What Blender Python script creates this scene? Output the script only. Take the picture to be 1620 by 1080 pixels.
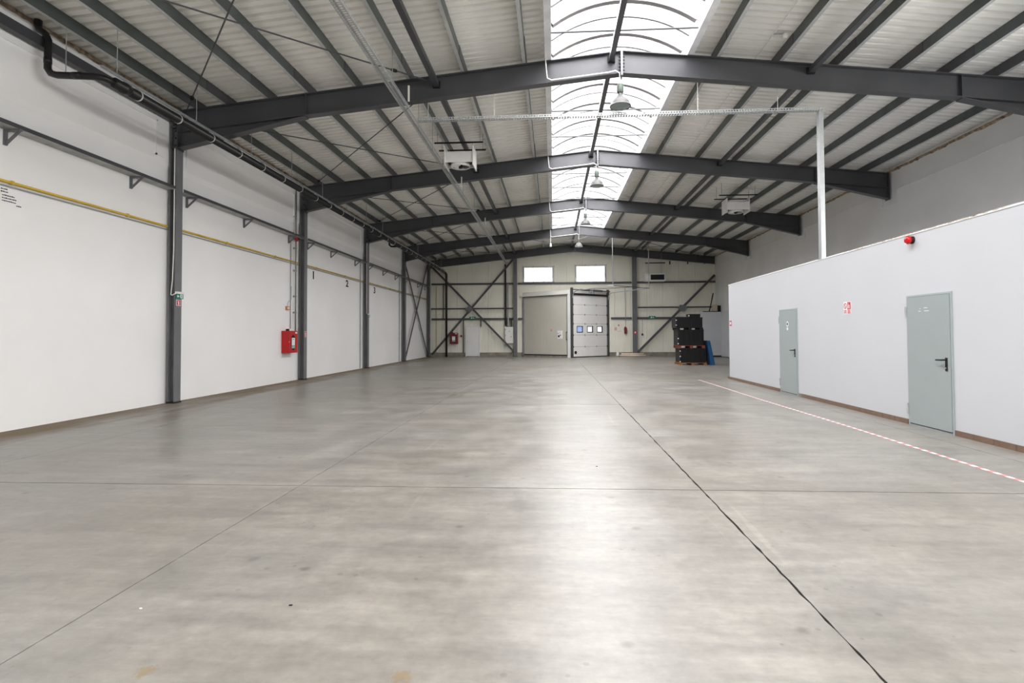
import bpy, math, random
from mathutils import Vector, Matrix
random.seed(7)
sc = bpy.context.scene
for o in list(bpy.data.objects):
    bpy.data.objects.remove(o)
COL = sc.collection

# ------------------------------------------------------------------ camera
cam_d = bpy.data.cameras.new('camera')
cam = bpy.data.objects.new('camera', cam_d)
COL.objects.link(cam)
cam_d.sensor_width = 36.0
cam_d.lens = 19.563
cam_d.shift_x = -0.00883
cam_d.shift_y = -0.02072
cam_d.clip_start = 0.05
cam_d.clip_end = 300
YAW, PITCH, ROLL = 0.0570, 0.0259, -0.0046
_f = Vector((-math.sin(YAW), math.cos(YAW), 0)); _r = Vector((math.cos(YAW), math.sin(YAW), 0)); _u = Vector((0, 0, 1))
_f2 = _f * math.cos(PITCH) + _u * math.sin(PITCH); _u2 = _u * math.cos(PITCH) - _f * math.sin(PITCH)
_r3 = _r * math.cos(ROLL) + _u2 * math.sin(ROLL); _u3 = _u2 * math.cos(ROLL) - _r * math.sin(ROLL)
M = Matrix.Identity(4)
for i in range(3):
    M[i][0], M[i][1], M[i][2] = _r3[i], _u3[i], -_f2[i]
M[0][3], M[1][3], M[2][3] = 0.0, 0.0, 1.383
cam.matrix_world = M
sc.camera = cam

# ------------------------------------------------------------------ sky, daylight and added fill lamps
W = bpy.data.worlds.new('overcast_sky'); sc.world = W; W.use_nodes = True
_bg = W.node_tree.nodes['Background']
_bg.inputs[0].default_value = (1.0, 0.985, 0.965, 1)
_bg.inputs[1].default_value = 0.35
W.cycles.sampling_method = 'NONE'
def daylight(name, loc, rot, sx, sy, L, col=(1.0, 0.985, 0.965)):
    # area lamp just outside an opening: sky for the skylight, otherwise added fill; L = radiance
    d = bpy.data.lights.new(name, 'AREA'); d.shape = 'RECTANGLE'; d.size = sx; d.size_y = sy
    d.energy = L * math.pi * sx * sy; d.color = col
    o = bpy.data.objects.new(name, d); COL.objects.link(o); o.location = loc; o.rotation_euler = rot
YF, YB = -6.9, 35.3
XR0 = 10.12
for k in range(7):
    daylight('skylight_daylight', (1.36, -3.7 + 5.45 * k, 7.85), (0, 0, 0), 3.0, 5.45, 4.0)
daylight('front_fill_low', (1.95, YF - 0.3, 2.2), (math.radians(-90), 0, 0), 5.7, 4.4, 0.4)  # fill lamp at a door opening added behind the camera
daylight('front_fill_high', (-1.3, YF - 0.3, 5.15), (math.radians(-90), 0, 0), 12.2, 1.1, 0.5)  # fill lamp at an added band opening, unseen above the door
daylight('side_fill', (XR0 + 0.5, 1.0, 4.95), (0, math.radians(90), 0), 1.2, 14.0, 2.6)  # unseen fill lamp at a gap added in the right wall
sc.view_settings.view_transform = 'Standard'
sc.view_settings.look = 'None'
sc.view_settings.gamma = 1.0
sc.view_settings.use_curve_mapping = False
sc.view_settings.exposure = 2.55
sc.cycles.use_denoising = True
sc.cycles.denoiser = 'OPENIMAGEDENOISE'
sc.cycles.denoising_input_passes = 'RGB_ALBEDO_NORMAL'
sc.cycles.denoising_prefilter = 'NONE'
sc.cycles.max_bounces = 14
sc.cycles.diffuse_bounces = 7
sc.cycles.caustics_reflective = False
sc.cycles.caustics_refractive = False
sc.cycles.blur_glossy = 0.5
sc.cycles.glossy_bounces = 4
sc.cycles.transparent_max_bounces = 12
sc.cycles.sample_clamp_indirect = 2.0

# ------------------------------------------------------------------ helpers
def lin(r, g, b):
    f = lambda c: (c / 255) / 12.92 if c <= 10 else (((c / 255) + 0.055) / 1.055) ** 2.4
    return (f(r), f(g), f(b), 1)
MATS = {}
def mat(name, col, rough=0.6, metal=0.0, var=0.08, scale=3.0, bump=0.0, bscale=40.0, spec=0.4, emit=None):
    if name in MATS: return MATS[name]
    m = bpy.data.materials.new(name); m.use_nodes = True; MATS[name] = m
    nt = m.node_tree; N = nt.nodes; L = nt.links; p = N['Principled BSDF']
    p.inputs['Roughness'].default_value = rough; p.inputs['Metallic'].default_value = metal
    p.inputs['Specular IOR Level'].default_value = spec
    g = N.new('ShaderNodeNewGeometry')
    n = N.new('ShaderNodeTexNoise'); n.inputs['Scale'].default_value = scale; n.inputs['Detail'].default_value = 5
    L.new(g.outputs['Position'], n.inputs['Vector'])
    r = N.new('ShaderNodeMapRange'); r.inputs[1].default_value = 0.3; r.inputs[2].default_value = 0.7
    r.inputs[3].default_value = 1 - var; r.inputs[4].default_value = 1 + var
    L.new(n.outputs['Fac'], r.inputs[0])
    mx = N.new('ShaderNodeMix'); mx.data_type = 'RGBA'; mx.blend_type = 'MULTIPLY'; mx.inputs[0].default_value = 1
    mx.inputs[6].default_value = col
    cb = N.new('ShaderNodeCombineColor')
    for k in range(3): L.new(r.outputs[0], cb.inputs[k])
    L.new(cb.outputs[0], mx.inputs[7]); L.new(mx.outputs[2], p.inputs['Base Color'])
    if bump:
        n2 = N.new('ShaderNodeTexNoise'); n2.inputs['Scale'].default_value = bscale; n2.inputs['Detail'].default_value = 4
        L.new(g.outputs['Position'], n2.inputs['Vector'])
        b = N.new('ShaderNodeBump'); b.inputs['Strength'].default_value = bump; b.inputs['Distance'].default_value = 0.01
        L.new(n2.outputs['Fac'], b.inputs['Height']); L.new(b.outputs[0], p.inputs['Normal'])
    if emit:
        p.inputs['Emission Color'].default_value = col; p.inputs['Emission Strength'].default_value = emit
    return m

class MB:
    def __init__(s): s.v = []; s.f = []
    def quad(s, a, b, c, d):
        i = len(s.v); s.v += [tuple(a), tuple(b), tuple(c), tuple(d)]; s.f.append((i, i + 1, i + 2, i + 3)); return s
    def box(s, x0, x1, y0, y1, z0, z1):
        i = len(s.v)
        s.v += [(x0, y0, z0), (x1, y0, z0), (x1, y1, z0), (x0, y1, z0), (x0, y0, z1), (x1, y0, z1), (x1, y1, z1), (x0, y1, z1)]
        s.f += [tuple(i + k for k in q) for q in ((0, 3, 2, 1), (4, 5, 6, 7), (0, 1, 5, 4), (1, 2, 6, 5), (2, 3, 7, 6), (3, 0, 4, 7))]
        return s
    def bar(s, p, q, w, h, up=(0, 0, 1), du=0.0, dv=0.0):
        p = Vector(p); q = Vector(q); d = (q - p).normalized(); up = Vector(up)
        a = d.cross(up)
        if a.length < 1e-4: a = d.cross(Vector((1, 0, 0)))
        a.normalize(); b = a.cross(d).normalized(); i = len(s.v)
        for e in (p, q):
            for sx, sy in ((-1, -1), (1, -1), (1, 1), (-1, 1)):
                s.v.append(tuple(e + a * (sx * w / 2 + du) + b * (sy * h / 2 + dv)))
        s.f += [tuple(i + k for k in q) for q in ((0, 1, 2, 3), (7, 6, 5, 4), (0, 4, 5, 1), (1, 5, 6, 2), (2, 6, 7, 3), (3, 7, 4, 0))]
        return s
    def tube(s, pts, r, n=10, cap=True):
        pts = [Vector(p) for p in pts]; rings = []; a = None
        for k, p in enumerate(pts):
            if k == 0: d = pts[1] - p
            elif k == len(pts) - 1: d = p - pts[k - 1]
            else: d = (pts[k + 1] - p).normalized() + (p - pts[k - 1]).normalized()
            d.normalize()
            if a is None:
                a = d.cross(Vector((0, 0, 1)))
                if a.length < 1e-3: a = Vector((1, 0, 0))
            a = (a - d * a.dot(d)).normalized(); b = d.cross(a)
            rr = r[k] if isinstance(r, (list, tuple)) else r
            rings.append(len(s.v))
            for j in range(n):
                t = 2 * math.pi * j / n; s.v.append(tuple(p + a * (math.cos(t) * rr) + b * (math.sin(t) * rr)))
        for k in range(len(pts) - 1):
            for j in range(n):
                s.f.append((rings[k] + j, rings[k] + (j + 1) % n, rings[k + 1] + (j + 1) % n, rings[k + 1] + j))
        if cap:
            s.f.append(tuple(rings[0] + j for j in reversed(range(n)))); s.f.append(tuple(rings[-1] + j for j in range(n)))
        return s
    def prism(s, poly, fn, a0, a1):
        i = len(s.v); n = len(poly)
        s.v += [tuple(fn(u, w, a0)) for u, w in poly] + [tuple(fn(u, w, a1)) for u, w in poly]
        s.f.append(tuple(range(i, i + n))); s.f.append(tuple(range(i + 2 * n - 1, i + n - 1, -1)))
        for k in range(n): s.f.append((i + k, i + (k + 1) % n, i + n + (k + 1) % n, i + n + k))
        return s
    def lathe(s, prof, c=(0, 0, 0), n=24):
        rings = []
        for r, z in prof:
            rings.append(len(s.v))
            for j in range(n):
                t = 2 * math.pi * j / n; s.v.append((c[0] + r * math.cos(t), c[1] + r * math.sin(t), c[2] + z))
        for k in range(len(prof) - 1):
            for j in range(n):
                s.f.append((rings[k] + j, rings[k] + (j + 1) % n, rings[k + 1] + (j + 1) % n, rings[k + 1] + j))
        return s
    def mesh(s, name, m, smooth=False):
        me = bpy.data.meshes.new(name); me.from_pydata(s.v, [], s.f); me.update()
        import bmesh
        bm = bmesh.new(); bm.from_mesh(me); bmesh.ops.recalc_face_normals(bm, faces=bm.faces); bm.to_mesh(me); bm.free()
        if smooth:
            for p in me.polygons: p.use_smooth = True
        me.materials.append(m); return me
    def build(s, name, m, parent=None, smooth=False):
        return link(name, s.mesh(name, m, smooth), parent)
def link(name, me, parent=None, loc=None, rotz=0.0):
    o = bpy.data.objects.new(name, me); COL.objects.link(o)
    if parent is not None:
        o.parent = parent
        if loc is None and parent.get('_world'): o.location = -Vector(parent['_base'])
    if loc is not None: o.location = loc
    if rotz: o.rotation_euler = (0, 0, rotz)
    return o
def tag(o, label=None, cat=None, group=None, kind=None):
    if label: o['label'] = label
    if cat: o['category'] = cat
    if group: o['group'] = group
    if kind: o['kind'] = kind
    return o
def thing(name, label, cat, base, group=None, local=False, kind=None, rotz=0.0):
    """Empty at the base of a thing. Parts are given in world coordinates unless local."""
    e = bpy.data.objects.new(name, None); COL.objects.link(e); e.location = base; e.empty_display_size = 0.1
    e.rotation_euler = (0, 0, rotz)
    if not local: e['_world'] = True; e['_base'] = list(base)
    return tag(e, label, cat, group, kind)
def struct(o, label=None, cat=None):
    return tag(o, label, cat, None, 'structure')
def text(s, size, name, m, parent, loc, rot, extrude=0.001, sx=1.0, bold=0.0):
    c = bpy.data.curves.new(name, 'FONT'); c.body = s; c.size = size; c.extrude = extrude; c.offset = bold; c.align_x = 'CENTER'; c.align_y = 'CENTER'
    t = bpy.data.objects.new('tmp', c); COL.objects.link(t)
    bpy.context.view_layer.update()
    me = bpy.data.meshes.new_from_object(t.evaluated_get(bpy.context.evaluated_depsgraph_get()))
    bpy.data.objects.remove(t); me.materials.clear(); me.materials.append(m)
    o = link(name, me, parent, loc); o.rotation_euler = rot; o.scale = (sx, 1, 1)
    return o
XZ = lambda u, w, a: (u, a, w)      # polygon in X-Z, swept along Y
YZ = lambda u, w, a: (a, u, w)      # polygon in Y-Z, swept along X
XY = lambda u, w, a: (u, w, a)

# ------------------------------------------------------------------ key measures of the hall
Y1 = 11.19; BAY = 6.0
XA, ZA, SL = 1.41, 7.07, 0.1045
XL, XR, XP = -8.03, 10.12, 5.40
def zr(x): return ZA - SL * abs(x - XA)      # top of the rafters
PD = 0.20                                    # purlin depth

# ------------------------------------------------------------------ materials
def steel(): return mat('dark_steel', (0.060, 0.062, 0.068, 1), 0.40, 0.0, 0.12, 1.5, spec=0.5)
M_ST = steel()
M_PUR = mat('purlin_steel', (0.085, 0.10, 0.098, 1), 0.4, 0.2, 0.2, 2.0)
M_FLG = mat('flange_bounce_tone', (0.55, 0.56, 0.56, 1), 0.4, 0.2, 0.12, 2.0)  # flange paler than its web: floor bounce put into the colour
M_GALV = mat('galvanised', (0.55, 0.58, 0.6, 1), 0.38, 0.75, 0.12, 9.0)
M_ROOF = mat('roof_sheet_paint', (0.92, 0.91, 0.87, 1), 0.5, 0.0, 0.04, 0.8)
M_BLACK = mat('black_plastic', (0.010, 0.010, 0.011, 1), 0.35, 0, 0.1)
M_WHITE = mat('white_paint', (0.84, 0.84, 0.835, 1), 0.6, 0, 0.02)
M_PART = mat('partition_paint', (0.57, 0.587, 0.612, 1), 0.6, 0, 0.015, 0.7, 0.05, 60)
M_RED = mat('red_enamel', (0.50, 0.012, 0.014, 1), 0.35, 0, 0.06)
M_DRED = mat('dark_red', (0.16, 0.012, 0.014, 1), 0.4, 0, 0.06)
M_YEL = mat('yellow_gas_paint', (0.62, 0.42, 0.05, 1), 0.4, 0, 0.1)
M_GREY = mat('grey_conduit', (0.33, 0.34, 0.35, 1), 0.45, 0.2, 0.1)
M_DOOR = mat('grey_door_paint', (0.335, 0.38, 0.38, 1), 0.42, 0, 0.03, 1.2)
M_DARK = mat('dark_void', (0.012, 0.012, 0.012, 1), 0.8, 0, 0.1)
M_GREEN = mat('sign_green', (0.005, 0.19, 0.12, 1), 0.5, 0, 0.02)
M_SRED = mat('sign_red', (0.55, 0.03, 0.06, 1), 0.5, 0, 0.02)
M_INK = mat('black_ink', (0.012, 0.011, 0.014, 1), 0.7, 0, 0.02)
M_CREAM = mat('cream_panel', (0.84, 0.825, 0.735, 1), 0.5, 0, 0.035, 1.2)
M_OFFW = mat('offwhite_panel', (0.80, 0.79, 0.74, 1), 0.5, 0, 0.03, 1.2)
M_CONC = mat('plinth_concrete', (0.25, 0.23, 0.19, 1), 0.8, 0, 0.3, 4.0, 0.4, 25)
M_BASET = mat('brown_tile', (0.19, 0.125, 0.09, 1), 0.4, 0, 0.12, 8.0)

def wall_mat(name, col, lo=0.93, stain=0.0):
    m = mat(name, col, 0.75, 0, 0.03, 0.6, 0.12, 18.0, 0.25)
    return m
M_WL = wall_mat('left_wall_paint', (0.90, 0.90, 0.89, 1))
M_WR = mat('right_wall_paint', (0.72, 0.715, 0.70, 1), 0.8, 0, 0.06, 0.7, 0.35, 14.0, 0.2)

def floor_mat():
    m = bpy.data.materials.new('polished_concrete'); m.use_nodes = True
    nt = m.node_tree; N = nt.nodes; L = nt.links; p = N['Principled BSDF']
    g = N.new('ShaderNodeNewGeometry')
    def noise(scale, detail, sx=1, sy=1, rough=0.55, dist=0.0):
        mp = N.new('ShaderNodeMapping'); mp.inputs['Scale'].default_value = (sx, sy, 1); L.new(g.outputs['Position'], mp.inputs[0])
        n = N.new('ShaderNodeTexNoise'); n.inputs['Scale'].default_value = scale; n.inputs['Detail'].default_value = detail
        n.inputs['Roughness'].default_value = rough; n.inputs['Distortion'].default_value = dist
        L.new(mp.outputs[0], n.inputs['Vector']); return n.outputs['Fac']
    def rng(src, a, b, c, d):
        r = N.new('ShaderNodeMapRange'); r.inputs[1].default_value = a; r.inputs[2].default_value = b; r.inputs[3].default_value = c; r.inputs[4].default_value = d
        L.new(src, r.inputs[0]); return r.outputs[0]
    def mul(a, b):
        x = N.new('ShaderNodeMath'); x.operation = 'MULTIPLY'
        for k, q in enumerate((a, b)):
            if isinstance(q, (int, float)): x.inputs[k].default_value = q
            else: L.new(q, x.inputs[k])
        return x.outputs[0]
    def mixc(fac, a, b):
        x = N.new('ShaderNodeMix'); x.data_type = 'RGBA'
        if isinstance(fac, (int, float)): x.inputs[0].default_value = fac
        else: L.new(fac, x.inputs[0])
        for k, q in ((6, a), (7, b)):
            if isinstance(q, tuple): x.inputs[k].default_value = q
            else: L.new(q, x.inputs[k])
        return x.outputs[2]
    big = noise(0.35, 6, dist=0.0); mid = noise(1.6, 8, 1, 0.8, 0.65, 0.0); fine = noise(14, 6, 1, 1, 0.7); streak = noise(2.2, 7, 0.35, 2.2, 0.7, 0.0)
    c = mixc(rng(big, 0.3, 0.7, 0, 1), (0.226, 0.208, 0.178, 1), (0.272, 0.262, 0.24, 1))
    f1 = mul(rng(mid, 0.3, 0.72, 0.78, 1.18), rng(fine, 0.3, 0.7, 0.88, 1.10)); f1 = mul(f1, rng(streak, 0.3, 0.72, 0.82, 1.14))
    # dark smudges
    sm = noise(0.7, 6, 0.8, 1.2, 0.62); f1 = mul(f1, rng(sm, 0.25, 0.8, 1.07, 0.92))
    wisp = noise(5.0, 8, 0.5, 1.6, 0.75); f1 = mul(f1, rng(wisp, 0.28, 0.72, 0.84, 1.12))
    dots = N.new('ShaderNodeTexVoronoi'); dots.inputs['Scale'].default_value = 2.3; dots.inputs['Randomness'].default_value = 1.0; L.new(g.outputs['Position'], dots.inputs['Vector'])
    f1 = mul(f1, rng(dots.outputs['Distance'], 0.035, 0.10, 0.70, 1.0))
    sp2 = N.new('ShaderNodeTexVoronoi'); sp2.inputs['Scale'].default_value = 6.5; L.new(g.outputs['Position'], sp2.inputs['Vector'])
    gate = rng(noise(0.8, 3), 0.42, 0.6, 0.0, 0.12)
    th = N.new('ShaderNodeMath'); th.operation = 'LESS_THAN'; L.new(sp2.outputs['Distance'], th.inputs[0]); L.new(gate, th.inputs[1])
    f1 = mul(f1, rng(th.outputs[0], 0, 1, 1.0, 0.80))
    # pale drag scratches
    scr = noise(1.0, 2, 9.0, 0.35, 0.4); f1 = mul(f1, rng(scr, 0.70, 0.74, 1.0, 1.14))
    cc = N.new('ShaderNodeCombineColor')
    for k in range(3): L.new(f1, cc.inputs[k])
    x = N.new('ShaderNodeMix'); x.data_type = 'RGBA'; x.blend_type = 'MULTIPLY'; x.inputs[0].default_value = 1
    L.new(c, x.inputs[6]); L.new(cc.outputs[0], x.inputs[7]); c = x.outputs[2]
    # dirt gathered along the left wall, and two rust spots
    sep = N.new('ShaderNodeSeparateXYZ'); L.new(g.outputs['Position'], sep.inputs[0])
    dn = noise(1.3, 6, 1, 0.25, 0.6)
    ad = N.new('ShaderNodeMath'); ad.operation = 'ADD'; L.new(sep.outputs[0], ad.inputs[0]); L.new(rng(dn, 0.25, 0.75, -0.7, 0.7), ad.inputs[1])
    dirt = rng(ad.outputs[0], -7.9, -6.9, 0.95, 0.0)
    c = mixc(dirt, c, (0.155, 0.112, 0.062, 1))
    wn = noise(1.1, 6, 1.4, 0.16, 0.6, 0.3)
    ad2 = N.new('ShaderNodeMath'); ad2.operation = 'ADD'; L.new(sep.outputs[0], ad2.inputs[0]); ad2.inputs[1].default_value = 0
    c = mixc(mul(rng(wn, 0.52, 0.64, 0, 0.75), rng(ad2.outputs[0], -6.4, -4.6, 1.0, 0.0)), c, (0.17, 0.145, 0.11, 1))
    for (px, py, rx) in ((-1.69, 2.24, 0.045), (-0.62, 2.26, 0.05)):
        vd = N.new('ShaderNodeVectorMath'); vd.operation = 'DISTANCE'; L.new(g.outputs['Position'], vd.inputs[0]); vd.inputs[1].default_value = (px, py, 0)
        dd = N.new('ShaderNodeMath'); dd.operation = 'ADD'; L.new(vd.outputs['Value'], dd.inputs[0]); L.new(rng(noise(40, 3), 0.3, 0.7, -0.02, 0.02), dd.inputs[1])
        c = mixc(rng(dd.outputs[0], rx * 0.6, rx, 0.55, 0), c, (0.22, 0.15, 0.06, 1))
    L.new(c, p.inputs['Base Color'])
    ra = N.new('ShaderNodeMath'); ra.operation = 'ADD'; L.new(rng(mid, 0.3, 0.7, 0.31, 0.42), ra.inputs[0]); L.new(mul(dirt, 0.45), ra.inputs[1])
    L.new(ra.outputs[0], p.inputs['Roughness'])
    p.inputs['Specular IOR Level'].default_value = 0.45
    b = N.new('ShaderNodeBump'); b.inputs['Strength'].default_value = 0.04; b.inputs['Distance'].default_value = 0.01
    L.new(noise(9, 6, 1, 1, 0.6), b.inputs['Height']); L.new(b.outputs[0], p.inputs['Normal'])
    return m
M_FLOOR = floor_mat()

def glazing_mat(name, tint, transp, rough=0.6):
    m = bpy.data.materials.new(name); m.use_nodes = True
    nt = m.node_tree; N = nt.nodes; L = nt.links
    out = N['Material Output']; N.remove(N['Principled BSDF'])
    t = N.new('ShaderNodeBsdfTransparent'); t.inputs[0].default_value = tint
    d = N.new('ShaderNodeBsdfTranslucent'); d.inputs[0].default_value = tint
    gl = N.new('ShaderNodeBsdfDiffuse'); gl.inputs[0].default_value = (0.8, 0.8, 0.82, 1)
    a = N.new('ShaderNodeMixShader'); b = N.new('ShaderNodeMixShader')
    g = N.new('ShaderNodeNewGeometry'); n = N.new('ShaderNodeTexNoise'); n.inputs['Scale'].default_value = 2.5; n.inputs['Detail'].default_value = 6
    L.new(g.outputs['Position'], n.inputs['Vector'])
    r = N.new('ShaderNodeMapRange'); r.inputs[1].default_value = 0.3; r.inputs[2].default_value = 0.7; r.inputs[3].default_value = 1 - transp - 0.06; r.inputs[4].default_value = 1 - transp + 0.06
    L.new(n.outputs['Fac'], r.inputs[0])
    a.inputs[0].default_value = 0.5; L.new(d.outputs[0], a.inputs[1]); L.new(gl.outputs[0], a.inputs[2])
    L.new(r.outputs[0], b.inputs[0]); L.new(t.outputs[0], b.inputs[1]); L.new(a.outputs[0], b.inputs[2]); L.new(b.outputs[0], out.inputs[0])
    return m
M_POLY = glazing_mat('polycarbonate', (0.66, 0.66, 0.685, 1), 0.86)
M_WIN = glazing_mat('frosted_window', (0.58, 0.58, 0.63, 1), 0.80)
M_WINB = glazing_mat('blue_window', (0.20, 0.26, 0.48, 1), 0.8)

# ================================================================== SETTING
# floor: a dark bed with separate cast slabs, so the joints are real gaps
floor = struct(MB().box(XL - 0.2, XR + 0.2, YF, YB + 0.2, -0.25, -0.05).build('floor', M_DARK), 'grey polished concrete floor cut into large slabs', 'floor')
XJ = [XL - 0.1, -6.05, -2.34, 1.31, 4.98, XR + 0.1]
YJ = [YF, -1.0, 5.05, 11.12, 17.2, 23.2, 29.2, YB + 0.1]
def edge(x, ya, yb, half, jag):
    n = max(2, int((yb - ya) / 0.09)); pts = []
    for k in range(n + 1):
        y = ya + (yb - ya) * k / n
        pts.append((x + half + (random.uniform(-jag, jag) if 0 < k < n else 0), y))
    return pts
for j in range(len(YJ) - 1):
    ya, yb = YJ[j] + (.007 if YJ[j] < 12 else .004), YJ[j + 1] - (.007 if YJ[j + 1] < 12 else .004)
    for i in range(len(XJ) - 1):
        wide = (YJ[j] < 11)
        def hw(x): return (0.007, 0.005) if (abs(x - 1.31) < 0.01 and wide) else (0.0035, 0.0015 if wide else 0)
        h0, j0 = hw(XJ[i]); h1, j1 = hw(XJ[i + 1])
        left = edge(XJ[i], ya, yb, h0, j0) if j0 else [(XJ[i] + h0, ya), (XJ[i] + h0, yb)]
        right = edge(XJ[i + 1], ya, yb, -h1, j1) if j1 else [(XJ[i + 1] - h1, ya), (XJ[i + 1] - h1, yb)]
        MB().prism(left[::-1] + right, XY, -0.05, 0.0).build('slab', M_FLOOR, floor)

# outside yard in front of the hall
struct(MB().box(-60, 60, -70, YF - 0.02, -0.3, -0.06).build('yard_ground', M_CONC), 'unseen concrete yard outside the added front opening', 'ground')

# left wall with thicker upper band
ZW = 6.24
wl = MB().prism([(XL - 0.25, 0 - 0.05), (XL, -0.05), (XL, 4.86), (XL + 0.035, 4.98), (XL + 0.035, ZW), (XL - 0.25, ZW)], XZ, YF, YB + 0.1)
wl.box(XL - 0.35, XL - 0.12, YF, YB + 0.1, 6.0, 6.40)
wall_left = struct(wl.build('wall_left', M_WL), 'long white rendered left wall', 'wall')
for k in range(-2, 4):
    ya, yb = Y1 + BAY * k + 0.45, Y1 + BAY * (k + 1) - 0.45
    b = MB(); x0, x1 = XL + 0.036, XL + 0.06
    b.box(x0, x1, ya, yb, 5.745, 5.775); b.box(x0, x1, yb - 0.03, yb, 5.06, 5.775); b.box(x0, x1, ya, ya + 0.03, 5.06, 5.775); b.box(x0, x1, yb - 0.03, yb + 0.2, 5.06, 5.09)
    b.build('plaster_bead', M_WL, wall_left)
# right wall (grey block wall) with beads around the rafter pockets; unseen opening added for fill light
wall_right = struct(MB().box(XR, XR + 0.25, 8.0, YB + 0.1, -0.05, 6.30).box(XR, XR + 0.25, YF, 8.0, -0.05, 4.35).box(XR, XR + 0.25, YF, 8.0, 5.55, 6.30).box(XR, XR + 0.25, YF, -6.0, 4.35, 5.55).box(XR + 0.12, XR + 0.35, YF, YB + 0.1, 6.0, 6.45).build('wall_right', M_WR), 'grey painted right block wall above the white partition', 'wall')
for k in range(-1, 4):
    ya, yb = Y1 + BAY * k, Y1 + BAY * (k + 1)
    b = MB(); x0, x1 = XR - 0.026, XR - 0.001
    b.box(x0, x1, ya + 0.38, yb - 0.38, 5.60, 5.622)
    b.box(x0, x1, yb - 0.38, yb - 0.36, 5.24, 5.622); b.box(x0, x1, yb - 0.38, yb + 0.1, 5.222, 5.244); b.box(x0, x1, ya + 0.36, ya + 0.38, 5.24, 5.622)
    b.build('plaster_bead', M_WR, wall_right)
# expanding-foam line in the gap between the walls and the roof sheets
M_FOAM = mat('brown_foam', (0.30, 0.22, 0.15, 1), 0.9, 0, 0.7, 9.0, 0.8, 30)
def foam(name, x, dx, z):
    b = MB(); n = 420; pv = None
    for k in range(n + 1):
        y = YF + (YB - YF) * k / n; w = random.uniform(0.01, 0.055); h = random.uniform(0.0, 0.035)
        cur = [(x, y, z - h), (x + dx * w, y, z + 0.01 - h * 0.4), (x + dx * w * 0.8, y, z + 0.05)]
        if pv:
            b.quad(pv[0], cur[0], cur[1], pv[1]); b.quad(pv[1], cur[1], cur[2], pv[2])
        pv = cur
    return struct(b.build(name, M_FOAM), 'ragged brown foam line along the top of the wall', 'trim')
foam('trim_1', XL + 0.036, 1, 6.22)['label'] = 'ragged brown foam line along the top of the left wall'
foam('trim_2', XR - 0.001, -1, 6.19)['label'] = 'ragged brown foam line along the top of the right wall'

# unseen front wall behind the camera: door and band openings added for fill light
wf = MB(); t0, t1 = YF - 0.2, YF
wf.box(XL - 0.25, -7.4, t0, t1, -0.05, 6.3); wf.box(4.8, XR + 0.25, t0, t1, -0.05, 6.3)
wf.box(-7.4, -0.9, t0, t1, -0.05, 4.6); wf.box(-0.9, 4.8, t0, t1, 4.4, 4.6); wf.box(-1.7, -0.9, t0, t1, 4.6, 5.7)
wf.prism([(XL - 0.25, 5.7), (XR + 0.25, 5.7), (XR + 0.25, zr(XR + .25) + .2), (XA, ZA + .2), (XL - 0.25, zr(XL - .25) + .2)], XZ, t0, t1)
struct(wf.build('wall_front', M_WHITE), 'white unseen front wall with a door opening added for fill light', 'wall')

# back wall: ribbed sandwich panels, each panel a piece
OPEN = [(-1.8, 0.0, 4.72, 5.64), (1.5, 3.3, 4.70, 5.70), (-1.6, 3.2, 0.3, 3.6)]
wall_back = struct(MB().box(XL - 0.2, XR + 0.2, YB + 0.02, YB + 0.1, -0.05, 0.26).build('wall_back', M_CONC), 'cream ribbed sandwich panel back wall', 'wall')
PW = 1.0; x = -8.1; eps = 1e-4
while x < XR:
    b = MB(); n = 10
    ztop = lambda xx: zr(xx) + PD + 0.09
    for k in range(n):
        for (a, c, ya, yb) in (((0, .86, 0, 0), (.86, .93, 0, .014), (.93, 1, .014, 0)) if k else ((0, .06, 0, .03), (.06, .12, .03, 0), (.12, .86, 0, 0), (.86, .93, 0, .014), (.93, 1, .014, 0))):
            u0, u1 = x + (k + a) * PW / n, x + (k + c) * PW / n
            y0_, y1_ = YB + ya, YB + yb
            zs = [0.26]
            for (ox0, ox1, oz0, oz1) in OPEN:
                if u0 >= ox0 - eps and u1 <= ox1 + eps: zs += [oz0, oz1]
            zs = sorted(zs) + [None]
            for q in range(0, len(zs), 2):
                za, zb = zs[q], zs[q + 1]
                if zb is None: b.quad((u0, y0_, za), (u1, y1_, za), (u1, y1_, ztop(u1)), (u0, y0_, ztop(u0)))
                else: b.quad((u0, y0_, za), (u1, y1_, za), (u1, y1_, zb), (u0, y0_, zb))
    b.build('wall_panel', M_CREAM, wall_back); x += PW
# plinth along the back wall, broken at the doors
pl = struct(MB().box(XL + 0.02, -5.75, YB - 0.14, YB + 0.02, 0, 0.26).build('baseboard_back', M_CONC), 'rough concrete plinth under the back wall', 'baseboard')
for (a, c) in ((-4.62, -2.05), (3.55, 8.7)):
    MB().box(a, c, YB - 0.14, YB + 0.02, 0, 0.26).build('plinth_block', M_CONC, pl)

# girts and rails on the back wall
for (z, h, segs) in ((4.63, 0.11, ((-7.75, -2.5), (-2.2, 4.95), (5.3, XR))), (2.39, 0.12, ((-7.75, -2.5), (-2.2, -1.9), (3.65, 4.95), (5.3, 8.8)))):
    for a, c in segs: MB().box(a, c, YB - 0.10, YB - 0.01, z - h / 2, z + h / 2).build('girt', M_ST, wall_back)
for a, c in ((-7.75, -2.5), (5.3, XR - 0.1)):
    MB().tube([(a, YB - 0.22, 3.05), (c, YB - 0.22, 3.05)], 0.045, 8).build('brace_rail', M_ST, wall_back)

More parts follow.
